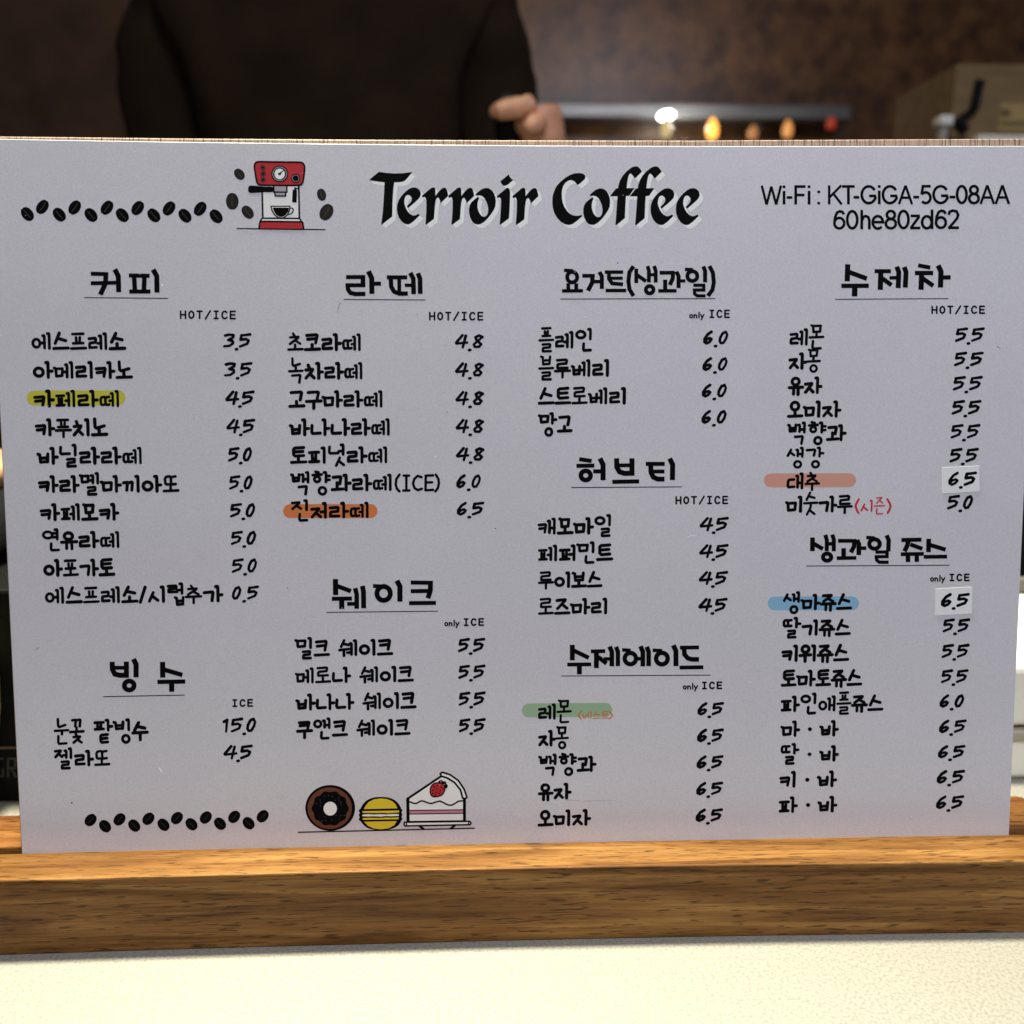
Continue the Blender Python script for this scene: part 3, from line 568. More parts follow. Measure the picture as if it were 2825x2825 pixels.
# column notes in typewriter letters
LET = {'H': [[(0,0),(0,1)],[(1,0),(1,1)],[(0,.5),(1,.5)]], 'O': [[(.5,0),(.1,.2),(0,.5),(.1,.8),(.5,1),(.9,.8),(1,.5),(.9,.2),(.5,0)]], 'T': [[(0,0),(1,0)],[(.5,0),(.5,1)]], '/': [[(1,-.05),(0,1.05)]],
 'I': [[(.12,0),(.88,0)],[(.5,0),(.5,1)],[(.12,1),(.88,1)]], 'C': [[(1,.18),(.7,0),(.3,.04),(.04,.3),(.02,.68),(.25,.95),(.65,1),(1,.85)]], 'E': [[(1,0),(.05,0),(.05,1),(1,1)],[(.05,.49),(.9,.49)]]}
def note(off, t, x0, x1, y0, y1, name='column_note'):
    k = Ink(off, Z); n = len(t); cell = (x1 - x0) / (n - .28); gw = cell * .68; sl, le = tilt(off, x0, y0); xm = (x0 + x1) / 2; w = 13.5
    for i, ch in enumerate(t):
        for q in LET[ch]: k.stroke([(x0 + 5 + i * cell + a * (gw - 6), y0 + 5 + b * (y1 - y0 - 10) + (x0 + i * cell - xm) * sl) for a, b in q], w)
    return k
for off, x0, x1, y0, y1 in ((cA,1205,1628,433,498),(cB,1198,1608,443,508),(cG,1197,1595,410,472),(cF,1352,1757,396,458)): note(off, 'HOT/ICE', x0, x1, y0, y1).obj('column_note', sheet)
note(cD, 'ICE', 1490, 1648, 466, 524).obj('column_note', sheet)
for off, xo, x0, x1, y0, y1 in ((cC,1315,1458,1613,402,460),(cE,1303,1452,1608,427,489),(cI,1254,1396,1550,388,445),(cH,1343,1486,1640,1057,1113)):
    k = note(off, 'ICE', x0, x1, y0, y1); w = 11; b = y1 + 3; h = 32
    k.ring(xo + 13, b - h / 2, 10, h / 2 - 4, 11)
    k.stroke([(xo+36,b-h+4),(xo+36,b-4)], w); k.stroke([(xo+36,b-h+9),(xo+48,b-h+5),(xo+55,b-h+12),(xo+55,b-4)], w)
    k.stroke([(xo+73,b-46),(xo+73,b-4)], w); k.stroke([(xo+86,b-h+3),(xo+97,b-5)], w); k.stroke([(xo+110,b-h+3),(xo+97,b-5),(xo+90,b+10)], w)
    k.obj('column_note', sheet)

# Wi-Fi lines in a plain sans serif
def el(cx, cy, rx, ry, a0=0, a1=360, n=22): return [(cx + rx * math.cos(R(a0 + (a1 - a0) * i / n)), cy + ry * math.sin(R(a0 + (a1 - a0) * i / n))) for i in range(n + 1)]
SANS = {'W': [[(.04,0),(.27,1)],[(.27,1),(.5,.05)],[(.5,.05),(.73,1)],[(.73,1),(.96,0)]], 'i': [[(.5,.28),(.5,1)],[(.5,0),(.5,.14)]], '-': [[(.05,.63),(.95,.63)]], 'F': [[(.12,0),(.12,1)],[(.0,.06),(1,.06)],[(.12,.5),(.9,.5)]],
 ':': [[(.5,.27),(.5,.41)],[(.5,.86),(.5,1)]], 'K': [[(.1,0),(.1,1)],[(.95,0),(.14,.62)],[(.38,.42),(.98,1)]], 'T': [[(0,.06),(1,.06)],[(.5,.06),(.5,1)]], 'G': [el(.5,.5,.43,.44,-32,-330)[:-1] + [(.9,.7),(.9,.56)],[(.95,.56),(.52,.56)]],
 'A': [[(.06,1),(.5,.02)],[(.5,.02),(.94,1)],[(.2,.66),(.8,.66)]], '5': [[(.9,.06),(.24,.06),(.14,.5)],[(.13,.47)] + el(.48,.66,.4,.28,-125,140)], '0': [el(.5,.5,.4,.44)], '8': [el(.5,.26,.32,.2),el(.5,.71,.4,.24)],
 '6': [el(.5,.67,.39,.27),[(.88,.22),(.75,.1),(.55,.06),(.32,.13),(.17,.35),(.11,.67)]], 'h': [[(.13,0),(.13,1)],[(.14,.55),(.3,.36),(.52,.31),(.76,.37),(.87,.52),(.87,1)]], 'e': [[(.1,.63),(.9,.63)] + el(.5,.64,.4,.32,-10,-318)[1:]],
 'z': [[(.05,.32),(.95,.32)],[(.9,.34),(.1,.92)],[(.0,.94),(1,.94)]], 'd': [[(.88,0),(.88,1)],el(.47,.65,.38,.31)], '2': [[(.1,.28),(.18,.12),(.45,.06),(.75,.1),(.88,.28),(.8,.45),(.5,.68),(.15,.93)],[(.05,.94),(.95,.94)]]}
def sans(t, xs, yt, yb, slope, name):
    k = Ink((1825, 280), 1.932); xm = (xs[0][0] + xs[-1][1]) / 2; L = xs[-1][1] - xs[0][0]
    for ch, (a, b) in zip(t, xs):
        for q in SANS[ch]: k.butt(13.5 if ch in 'WAK' else 15, [(a + u * (b - a), yt + v * (yb - yt) + slope * ((a + b) / 2 - xm) / L) for u, v in q], None)
    k.obj(name, sheet)
sans('Wi-Fi:KT-GiGA-5G-08AA', [(530,641),(644,662),(665,700),(708,768),(777,796),(828,848),(886,962),(962,1030),(1022,1056),(1061,1148),(1151,1170),(1174,1261),(1261,1340),(1340,1375),(1378,1441),(1444,1532),(1533,1568),(1569,1632),(1634,1697),(1696,1777),(1777,1857)], 446, 548, -4, 'wifi_name')
sans('60he80zd62', [(914,981),(983,1050),(1060,1115),(1119,1187),(1189,1256),(1257,1323),(1325,1380),(1383,1450),(1456,1523),(1524,1589)], 577, 681, -4, 'wifi_password')

# coffee beans
def bean(off, sc, x, y, a, b, ang, m=M_ink, cw=3.2):
    k = Ink(off, sc); c, s = math.cos(ang), math.sin(ang)
    p = []
    for i in range(22):
        t = 2 * math.pi * i / 22; g = 1 - .05 * (abs(math.cos(t)) > .96)
        p.append((x + a * g * math.cos(t) * c - b * math.sin(t) * s, y + a * g * math.cos(t) * s + b * math.sin(t) * c))
    k.put(p, [tuple(range(22))], m)
    k.stroke([(x - a * .62 * c, y - a * .62 * s), (x - b * .07 * s, y + b * .07 * c), (x + a * .62 * c, y + a * .62 * s)], cw, M_crease)
    k.obj('coffee_bean', sheet)
for i, (x, y) in enumerate([(146,600),(226,562),(316,603),(398,565),(485,605),(570,566),(652,606),(734,568),(820,607),(901,570),(986,609),(1067,572),(1152,612)]):
    bean((0, 280), 1.932, x, y, 42, 30, R(50) if i % 2 == 0 else R(-55))
for i, (x, y) in enumerate([(690,448),(800,495),(910,443),(1022,490),(1130,438),(1245,484),(1347,433),(1458,480),(1567,429),(1675,476),(1783,424),(1893,472),(2000,419)]):
    bean((0, 2100), 2.76, x, y, 53, 41, R(48) if i % 2 else R(-48), M_ink, 2.2)
for x, y, a, b, g in ((1276,388,34,25,50),(1238,532,46,34,88),(1320,590,40,28,52),(1714,497,34,24,75),(1740,590,47,35,-62)): bean((0, 280), 1.932, x, y, a, b, R(g), M_brownink, 4)

# printed espresso machine
k = Ink((640, 430), 6.662)
k.poly([(550,560),(1235,560),(1245,1150),(565,1145)], M_white)
k.stroke([(555,670),(567,1140)], 33); k.stroke([(1226,550),(1238,1145)], 33)
body = k.smooth([(412,190),(432,132),(485,108),(700,110),(1000,114),(1250,118),(1312,146),(1335,205),(1328,320),(1308,455),(1285,515),(1235,540),(1000,545),(700,541),(520,535),(474,508),(448,440),(428,320)], 3)
k.poly(body, M_red); k.stroke(body + [body[0]], 32)
for x, y in ((566,215),(572,326),(572,437)): k.disc(x, y, 49, 46, M_ink); k.disc(x, y, 40, 37, M_dgrey); k.disc(x, y, 22, 20, M_ink)
k.disc(878,330,157,155); k.disc(878,330,134,132,M_grey); k.disc(878,330,122,120); k.disc(876,332,96,98,M_white); k.disc(876,332,28,24); k.stroke([(876,330),(940,274)], 30, None, 16)
k.disc(1170,412,86,84); k.disc(1170,412,66,64,M_grey); k.disc(1170,412,58,56)
k.poly([(762,560),(1012,560),(1012,680),(762,680)], M_grey); k.stroke([(768,556),(768,665),(1008,668),(1008,556)], 28)
k.poly([(790,680),(985,682),(985,738),(795,738)], M_grey); k.stroke([(788,690),(795,738),(985,738),(985,690)], 28)
k.poly(k.smooth([(295,612),(308,560),(345,545),(420,550),(600,565),(765,572),(765,662),(600,668),(380,682),(330,678),(300,655)], 2))
k.poly(k.smooth([(1115,640),(1130,622),(1180,622),(1195,645),(1188,840),(1175,858),(1120,855),(1105,835)], 2)); k.stroke([(1160,595),(1162,630)], 36); k.stroke([(1180,600),(1225,600)], 26)
k.poly([(712,925),(1070,925),(1060,1000),(1010,1095),(940,1142),(860,1142),(790,1090),(740,1010)], M_white)
k.stroke([(718,926),(1066,926)], 22); k.stroke([(716,926),(738,1010),(788,1088),(858,1138),(942,1140),(1012,1092),(1056,1005),(1066,926)], 24)
k.poly([(745,950),(1050,950),(1035,1020),(985,1090),(930,1120),(870,1120),(812,1085),(768,1015)])
k.stroke([(1080,962),(1110,962),(1128,985),(1118,1030),(1085,1065),(1036,1080)], 22)
k.poly([(545,1155),(1248,1158),(1272,1205),(524,1195)], M_white); k.stroke([(524,1195),(545,1158),(565,1146),(1240,1150),(1258,1170),(1272,1205)], 30)
k.poly([(520,1205),(1290,1215),(1320,1345),(495,1335)], M_red); k.stroke([(496,1335),(512,1225),(524,1204),(1288,1214),(1302,1235),(1318,1345)], 32)
k.stroke([(90,1336),(1712,1357)], 22)
k.obj('coffee_machine_picture', sheet, 'printed red espresso machine with a cup')

# printed sweets
k = Ink((830, 2110), 3.864)
k.disc(313,460,266,245,n=48); k.disc(308,462,236,222,M_brown,n=48)
k.poly(k.smooth([(313 + (192 + 9 * math.cos(i * math.pi)) * math.cos(2 * math.pi * i / 20) , 465 + (182 + 8 * math.cos(i * math.pi)) * math.sin(2 * math.pi * i / 20)) for i in range(20)], 3))
k.disc(313,467,71,74,M_white)
for i in range(22):
    a = random.uniform(0, 6.28); r = random.uniform(105, 165); x, y = 313 + r * math.cos(a), 465 + r * .95 * math.sin(a); g = random.uniform(0, 3.1)
    k.stroke([(x, y), (x + 10 * math.cos(g), y + 10 * math.sin(g))], 6, M_dgrey)
k.obj('doughnut_picture', sheet, 'printed chocolate ring doughnut')
k = Ink((830, 2110), 3.864)
k.poly(k.smooth([(632,480),(655,430),(700,380),(770,350),(850,342),(930,348),(1000,375),(1050,425),(1072,480),(1075,540),(1072,590),(1045,640),(990,675),(920,692),(850,696),(770,690),(700,668),(650,620),(630,580),(626,540)], 2))
for y in (490, 535, 580): k.disc(640, y, 22, 22); k.disc(1062, y - 4, 20, 20)
k.poly([(672,472),(690,435),(725,395),(780,368),(850,358),(920,365),(975,388),(1012,425),(1030,464)], M_yellow)
k.poly([(656,494),(1048,486),(1046,508),(985,512),(925,516),(860,512),(800,514),(735,512),(658,512)], M_yellow)
k.poly([(656,532),(720,525),(780,530),(850,526),(910,530),(975,524),(1044,526),(1044,545),(975,548),(905,546),(850,552),(780,548),(715,550),(656,548)], M_white)
k.poly([(660,568),(720,564),(780,566),(850,566),(910,562),(975,564),(1042,560),(1040,580),(660,586)], M_yellow)
k.poly([(674,606),(1022,600),(995,645),(930,678),(850,687),(775,678),(715,650)], M_yellow)
k.obj('macaron_picture', sheet, 'printed yellow macaron')
k = Ink((830, 2110), 3.864)
k.poly([(1140,360),(1495,125),(1600,165),(1690,250),(1735,360),(1740,600),(1140,605)], M_white)
k.poly([(1152,487),(1738,480),(1738,516),(1152,524)], M_pink); k.stroke([(1150,486),(1740,479)], 11); k.stroke([(1150,525),(1740,517)], 11)
k.stroke([(1140,360),(1492,124)], 24); k.stroke([(1140,362),(1143,602)], 34); k.stroke([(1744,362),(1744,598)], 32); k.stroke([(1140,606),(1744,598)], 16)
k.stroke(k.smooth([(1152,368),(1182,402),(1230,412),(1285,383),(1340,400),(1395,412),(1480,386),(1550,420),(1610,430),(1680,388),(1738,378)], 2)[:-2], 17)
crust = [(1492,110),(1486,92),(1510,80),(1590,104),(1680,168),(1742,262),(1770,345),(1752,362),(1725,355),(1702,268),(1640,190),(1560,140),(1492,120)]
k.poly(crust, M_white); k.stroke(crust, 20)
sb = k.smooth([(1380,300),(1385,240),(1420,200),(1480,192),(1525,215),(1535,265),(1505,320),(1445,340),(1400,335)], 3)
k.poly(sb, M_red); k.stroke(sb + [sb[0]], 14)
for x, y in ((1420,235),(1460,222),(1495,240),(1410,272),(1450,258),(1485,272),(1515,255),(1405,305),(1440,292),(1475,305),(1432,322)): k.disc(x, y, 9, 8)
k.stroke([(1478,180),(1495,174),(1515,190),(1535,188),(1540,208),(1555,225),(1548,240)], 26); k.stroke([(1490,178),(1497,186)], 7, M_grey); k.stroke([(1525,205),(1533,212)], 7, M_grey)
pl = [(1100,632),(1106,612),(1800,602),(1814,622),(1804,638),(1108,652)]
k.poly(pl, M_white); k.stroke(pl + [pl[0]], 17); k.stroke([(1125,618),(1127,648)], 14); k.stroke([(1788,606),(1790,636)], 14)
k.stroke([(1268,655),(1310,684)], 24); k.stroke([(1640,648),(1600,678)], 24)
k.obj('cake_slice_picture', sheet, 'printed slice of strawberry cake on a plate')
k = Ink((700, 2100), 2.76); k.stroke([(340,541),(960,527),(1680,510)], 10); k.obj('picture_ground_line', sheet)

# price stickers stuck over two prices
def sticker(off, q, t, box):
    pts = [on_board(off[0] + x / Z, off[1] + y / Z) for x, y in q][::-1]
    v, f = prism(pts, .000002, .00013); o = link('price_sticker', v, f, [M_sticker], board)
    k = Ink(off, Z, .000145, layered=False); price(k, off, t, *box); k.obj('price', o)
sticker(cH, [(1432,248),(1715,236),(1717,430),(1433,447)], '6.5', (1475,1697,280,388))
sticker(cH, [(1383,1172),(1662,1157),(1658,1360),(1383,1375)], '6.5', (1420,1642,1205,1310))
# specks and scuffs on the sheet
k = Ink((0, 0), 1, .00002)
for x, y, r in ((198,2215,2.3),(1704,725.5,1.9),(1367,1458,1.6),(793,1622,1.5),(1233,1137,1.4),(1245,1990,1.2)): k.disc(x, y, r, r, M_ink, n=10)
m_sc = mat('grey_scuff', (.42, .42, .44), .5)
for p, w in (([(938,836),(933,850),(932,862)], 4), ([(1150,866),(1153,872)], 3), ([(106,1788),(96,1794)], 4), ([(1560,2206),(1600,2209)], 2.2), ([(1610,2210),(1700,2208)], 1.6), ([(2752,956),(2760,962)], 4)): k.stroke(p, w, m_sc, w * .4)
m_lt = mat('pale_scratch', (.93, .93, .93), .4)
for i in range(110): k.disc(random.uniform(60, 2760), random.uniform(420, 2260), *(2 * [random.uniform(.6, 1.5)]), m_lt, n=8)
for p, w in (([(440,2120),(446,2128)], 6), ([(1898,1482),(1904,1478),(1918,1478)], 2.5), ([(1200,1262),(1203,1258)], 3), ([(447,784),(448,788)], 5)): k.stroke(p, w, m_lt)
k.obj('speck', sheet)['kind'] = 'stuff'

# ------------------------------------------------------------------ things behind the board
Q = 2825 / 1932
def at(x, y, yy): return on_y(x * Q, y * Q, yy)
# left: black carton with faded letters, pale cup in front of it, sage bowl on top
yb_ = .118
p0 = on_z(60, 2213, 0); x_r = .002; y_f = p0.y
ct = empty('black_carton', (-.27, y_f + .05, 0), 'black carton with faded grey letters behind the left end of the menu board', 'box')
zt = on_y(20, 1628, y_f).z
m = MB(); m.box(-.36, -.12, y_f, y_f + .12, 0, zt); m.obj('carton_body', M_black, ct, bevel=.002)
zl = on_y(20, 2062, y_f).z
m = MB(); m.box(-.355, -.13, y_f - .0006, y_f - .0001, zl - .0006, zl + .0006); m.obj('carton_seam', mat('seam', (.11, .075, .05), .6), ct)
for ch, xa, xb in (('G', -8, 10), ('R', 22, 44)):
    ya, yb2 = 2090, 2145; v = []; f = []
    def pb(x, y): return on_y(x, y, y_f - .0008)
    w = 6
    segs = [((xa, ya), (xa, yb2)), ((xa, ya + 3), (xb, ya + 3)), ((xb - 2, ya + 3), (xb - 2, ya + 28)), ((xa, ya + 29), (xb, ya + 29)), ((xb - 12, ya + 29), (xb, yb2))] if ch == 'R' else [((xa, ya), (xa, yb2)), ((xa, ya + 3), (xb, ya + 3)), ((xa, yb2 - 3), (xb, yb2 - 3)), ((xb - 2, yb2), (xb - 2, ya + 30))]
    for a, b in segs:
        L = math.hypot(b[0] - a[0], b[1] - a[1]); nx, ny = -(b[1] - a[1]) / L * w / 2, (b[0] - a[0]) / L * w / 2; n0 = len(v)
        v += [pb(a[0] + nx, a[1] + ny), pb(b[0] + nx, b[1] + ny), pb(b[0] - nx, b[1] - ny), pb(a[0] - nx, a[1] - ny)]; f.append((n0, n0 + 1, n0 + 2, n0 + 3))
    link('carton_letter', v, f, M_darklet, ct)
yc = y_f - .012
e1 = on_y(4, 1860, yc); cu = empty('pale_cup', (e1.x - .0405, yc, 0), 'pale yellow rounded cup in front of the black carton at the left edge', 'cup')
zb, zu = on_y(5, 2090, yc).z, on_y(5, 1740, yc).z
h = zu; m = MB()
prof = [(.020, 0), (.022, .0), (.027, h * .25), (.0325, h * .55), (.034, h * .72), (.033, h * .86), (.028, h * .97), (.026, h), (.024, h * .97), (.030, h * .8), (.026, h * .3), (.0, h * .25)]
m.lathe((e1.x - .0405, yc, .0), prof, 32, cap=False); m.obj('cup_body', M_straw, cu, smooth=True)
m = MB(); m.lathe((e1.x - .0405, yc, h), [(.0255, -.001), (.0275, 0), (.0275, .0018), (.0255, .0025)], 32, cap=False); m.obj('cup_rim', M_straw, cu, smooth=True)
bw = on_y(14, 1500, y_f + .05); zc0, zc1 = zt, on_y(10, 1345, y_f + .05).z
bl = empty('sage_bowl', (bw.x - .07, y_f + .06, zt), 'grey green round bowl standing on the black carton', 'bowl')
hh = zc1 - zc0; m = MB()
m.lathe((bw.x - .07, y_f + .06, zc0), [(.0, .0005), (.045, .0005), (.058, hh * .06), (.067, hh * .22), (.071, hh * .5), (.072, hh), (.069, hh), (.066, hh * .4), (.05, hh * .1), (0, hh * .08)], 40, cap=False); m.obj('bowl_body', M_sage, bl, smooth=True)
ll = empty('bowl_lid', (bw.x - .07, y_f + .06, zc1), 'tan wooden lid lying on the grey green bowl', 'lid')
m = MB(); m.lathe((bw.x - .07, y_f + .06, zc1 + .0004), [(.0, 0), (.073, 0), (.0745, .004), (.0745, .009), (.072, .011), (0, .011)], 40, cap=False); m.obj('lid_disc', M_tan, ll, smooth=True)
m = MB(); m.lathe((bw.x - .07, y_f + .06, zc1 + .0114), [(.008, 0), (.010, .006), (.012, .012), (.009, .017), (0, .018)], 20, cap=False); m.obj('lid_knob', M_tan, ll, smooth=True)

# right: white lidded box, dark machine behind it
p1 = on_z(2800, 2152, 0); yw = p1.y
wb = empty('white_box', (.33, yw + .06, 0), 'white lidded container on the counter behind the right end of the board', 'container')
X0 = .16; X1 = .50; z1 = on_y(2800, 2035, yw).z; z2 = on_y(2800, 2011, yw).z; z3 = on_y(2800, 1826, yw).z
m = MB(); m.box(X0 + .002, X1, yw, yw + .12, .0005, z1); m.obj('container_body', M_whitep, wb, bevel=.003)
m = MB(); m.box(X0, X1, yw - .003, yw + .123, z1 + .0002, z2); m.obj('container_rim', M_rim, wb, bevel=.001)
m = MB(); m.box(X0 + .001, X1, yw - .0015, yw + .1215, z2 + .0008, z3); m.obj('container_lid', M_whitep, wb, bevel=.006, seg=4)
ym = .30
mc = empty('dark_machine', (.43, ym + .10, 0), 'black countertop machine with a grey metal trim behind the white container', 'machine')
zs0, zs1 = on_y(2815, 1632, ym).z, on_y(2815, 1590, ym).z; ztop = on_y(2815, 1180, ym).z
m = MB(); m.box(.22, .62, ym, ym + .2, .0005, ztop); m.obj('machine_body', M_black, mc, bevel=.006)
m = MB(); m.box(.219, .621, ym - .004, ym - .0003, zs0, zs1); m.obj('trim_strip', M_rim, mc, bevel=.0015)

# back bar: ledge, steel shelf, wall reflections and lip glare built as glowing bodies
yl = 2.02
zl0 = at(1300, 300, yl).z
lg = empty('back_ledge', (.6, yl, 0), 'brown stone ledge along the back wall below the steel shelf', 'ledge')
xs0 = at(1010, 220, 1.8).x
m = MB(); m.box(xs0, 3.1, 1.8, 2.198, zl0 - .05, zl0); m.obj('ledge_top', M_wall, lg, bevel=.004)
m = MB(); m.box(xs0 + .02, 3.08, 1.9, 2.196, -.86, zl0 - .0502); m.obj('ledge_front', M_wall, lg)
ysf = 2.1
za, zb2 = at(1300, 226, ysf).z, at(1300, 197, ysf).z
xe = at(1602, 215, ysf).x; xq = at(1045, 215, ysf).x - .3
sf = empty('steel_shelf', ((xq + xe) / 2, ysf, za), 'long brushed steel shelf across the dark back wall', 'shelf')
m = MB(); m.box(xq, xe, ysf, 2.199, za + .004, zb2 - .002); m.obj('shelf_board', M_steel, sf)
m = MB(); m.box(xq - .002, xe + .002, ysf - .012, ysf - .0005, za, zb2); m.obj('shelf_lip', M_steel, sf, bevel=.006, seg=4)
for xx in (xq + .25, xe - .25):
    m = MB(); m.bar((xx, ysf + .02, za + .002), (xx, 2.196, za - .09), .010, .008); m.obj('shelf_bracket', M_steel, sf)
def add_glint(name, px, py, yy, r, hgt, m1, label, group=None):  # a reflection in the stone wall, added as a glowing body on a stem
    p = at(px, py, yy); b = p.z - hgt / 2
    t = empty(name, (p.x, yy, b), label, 'reflection', group)
    mm = MB(); mm.lathe((p.x, yy, b), [(r * .5, 0), (r * .8, hgt * .08), (r, hgt * .35), (r * .9, hgt * .65), (r * .45, hgt * .9), (r * .3, hgt)], 18); mm.obj('glint_body', m1, t, smooth=True)
    mm = MB(); mm.lathe((p.x, yy, zl0 + .0005), [(r * .7, 0), (r * .7, .006), (r * .16, .012), (r * .16, max(.02, b - zl0 + .004))], 14); mm.obj('glint_stem', M_black, t, smooth=True)
G = 'reflections on the back wall built as small glowing bodies'
add_glint('wall_glint', 1344, 243, 1.93, .015, .050, M_amber, 'brightest amber reflection, built as a glowing body, next to the white glare', G)
add_glint('wall_glint', 1486, 243, 1.93, .013, .042, mat('glowing_dim_amber_glint', (.10, .045, .012), .3, emit=(1, .42, .12), es=.7), 'dim amber reflection, built as a glowing body, between two amber ones and the red one', G)
add_glint('wall_glint', 1420, 250, 1.93, .013, .034, mat('glowing_brown_glint', (.10, .045, .012), .3, emit=(1, .42, .14), es=.4), 'faint brown reflection, built as a glowing body, left of the dim amber one', G)
add_glint('wall_glint', 1568, 232, 1.93, .013, .03, M_redglint, 'red reflection, built as a glowing body, rightmost above the ledge', G)
add_glint('wall_glint', 1257, 240, 1.93, .014, .05, M_paleglow, 'pale yellow reflection, built as a glowing body, right under the white glare', G)
p = at(1257, 218, ysf - .03)
sp = empty('shelf_glare', tuple(p), 'bright white glare on the front lip of the steel shelf, built as a glowing disc', 'lip_glare')  # reflected glare on the lip, added as a glowing disc with a mount
m = MB(); m.lathe((p.x, p.y, p.z), [(.0, -.004), (.010, -.004), (.0125, 0), (.010, .004), (0, .004)], 20, axis='y', cap=False); m.v = [Vector((p.x + (q.x - p.x) * 1.75 + (q.z - p.z) * .5, q.y, q.z)) for q in m.v]; m.obj('glare_disc', M_whiteglare, sp, smooth=True)
m = MB(); m.lathe((p.x, p.y + .010, p.z), [(.012, -.004), (.012, .012)], 20, axis='y'); m.obj('glare_mount', M_steel, sp, smooth=True)
l = bpy.data.lights.new('wall_fill_light', 'POINT'); l.energy = 1.1; l.color = (.95, .95, .85); l.shadow_soft_size = .02; o = bpy.data.objects.new('wall_fill_light', l); COL.objects.link(o); o.location = (p.x + .03, ysf - .10, za - .035)  # fill light added to brighten the wall under the shelf

# right: cardboard box on a white shelf with a metal post
yr = 1.0
pz = at(1880, 254, yr); xa = at(1846, 254, yr).x
rk = empty('white_rack', (xa + .2, yr + .1, 0), 'white shelf board on grey posts behind the right end of the menu', 'rack')
m = MB(); m.box(xa, xa + .5, yr, yr + .24, pz.z - .014, pz.z); m.obj('rack_board', M_whitep, rk, bevel=.002)
xp = at(1796, 240, yr).x; zp = at(1796, 232, yr).z
m = MB(); m.box(xp - .006, xp + .006, yr + .02, yr + .032, -.86, zp); m.obj('rack_post', M_rim, rk, bevel=.002)
m = MB(); m.box(xp - .011, xp + .011, yr + .014, yr + .038, zp, zp + .016); m.obj('post_cap', M_whitep, rk, bevel=.004)
m = MB(); m.box(xa + .44, xa + .452, yr + .02, yr + .032, -.86, pz.z - .0142); m.obj('rack_post', M_rim, rk, bevel=.002)
m = MB(); m.box(xp + .0062, xa + .44, yr + .022, yr + .030, pz.z - .034, pz.z - .0145); m.obj('rack_rail', M_rim, rk)
bx = at(1812, 240, yr + .05)
cb = empty('cardboard_box', (xa + .18, yr + .1, pz.z), 'brown cardboard box with a pale label and black strap on the white rack', 'box')
zc = at(1880, 120, yr + .03).z
m = MB(); m.box(xa - .028, xa + .36, yr + .03, yr + .22, pz.z + .0006, zc); m.obj('box_body', M_card, cb, bevel=.003)
l0, l1 = at(1882, 246, yr + .029), at(1960, 196, yr + .029)
m = MB(); m.box(l0.x, l1.x, yr + .0285, yr + .0297, l0.z, l1.z); m.obj('box_label', M_tag, cb)
y3 = yr + .0278
def lbar(x0, y0, x1, y1, w):
    mm.bar(at(x0, y0, y3), at(x1, y1, y3), w, .0003, up=(0, 1, 0))
mm = MB()
for cx in (1893, 1902):                                   # two digits and a row of fine print
    for a, b in (((cx - 3, 207), (cx + 3, 207)), ((cx - 3, 219), (cx + 3, 219)), ((cx - 3, 207), (cx - 3, 219)), ((cx + 3, 207), (cx + 3, 219))): lbar(*a, *b, .0011)
lbar(1890, 213, 1896, 213, .0009)
for i in range(9): lbar(1889 + i * 6, 228, 1889 + i * 6, 238, .0014)
mm.obj('label_print', M_print, cb)
mm = MB(); y3 = yr + .026
mm.bar(at(1802, 234, y3), at(1838, 208, y3), .007, .0012, up=(0, 1, 0)); mm.bar(at(1838, 208, y3), at(1850, 150, y3), .007, .0012, up=(0, 1, 0)); mm.obj('box_strap', M_black, cb)
mm = MB(); a = at(1811, 243, yr + .022); b = at(1822, 232, yr + .022)
mm.bar(a, b, .011, .004, up=(0, 1, 0)); mm.obj('strap_buckle', M_black, cb, bevel=.003)

# ------------------------------------------------------------------ person behind the counter, one hand in view
def skin_obj(name, chains, m, parent, sub=2):
    me = bpy.data.meshes.new(name); vs = []; es = []; rad = []; roots = []
    for ch in chains:
        start = ch.get('from'); prev = start; 
        for i, (pt, r) in enumerate(ch['pts']):
            vs.append(Vector(pt)); rad.append(r if isinstance(r, tuple) else (r, r))
            if prev is not None: es.append((prev, len(vs) - 1))
            prev = len(vs) - 1
            if start is None and i == 0: roots.append(prev)
        ch['end'] = prev
    off = root_of(parent)
    me.from_pydata([v - off for v in vs], es, []); me.materials.append(m)
    o = bpy.data.objects.new(name, me); COL.objects.link(o); o.parent = parent
    sk = o.modifiers.new('skin', 'SKIN'); sk.use_smooth_shade = True
    sd = o.modifiers.new('sub', 'SUBSURF'); sd.levels = sd.render_levels = sub
    lay = me.skin_vertices[0].data
    for i, r in enumerate(rad): lay[i].radius = r
    for i in roots: lay[i].use_root = True
    return o
yp = .86
sx = at(640, 230, yp).x
pe = empty('person', (sx, yp, -.86), 'person in a dark shirt behind the counter, raising one hand that grips a black handle', 'person')
yh = .66
def hp(x, y, dy=0): return at(x, y, yh + dy)
wr, kn = hp(1030, 264), hp(1008, 204)
elb = Vector((wr.x + .012, yh + .08, wr.z - .25))
shl = Vector((sx + .19, yp, .665)); shr = Vector((sx - .19, yp, .665))
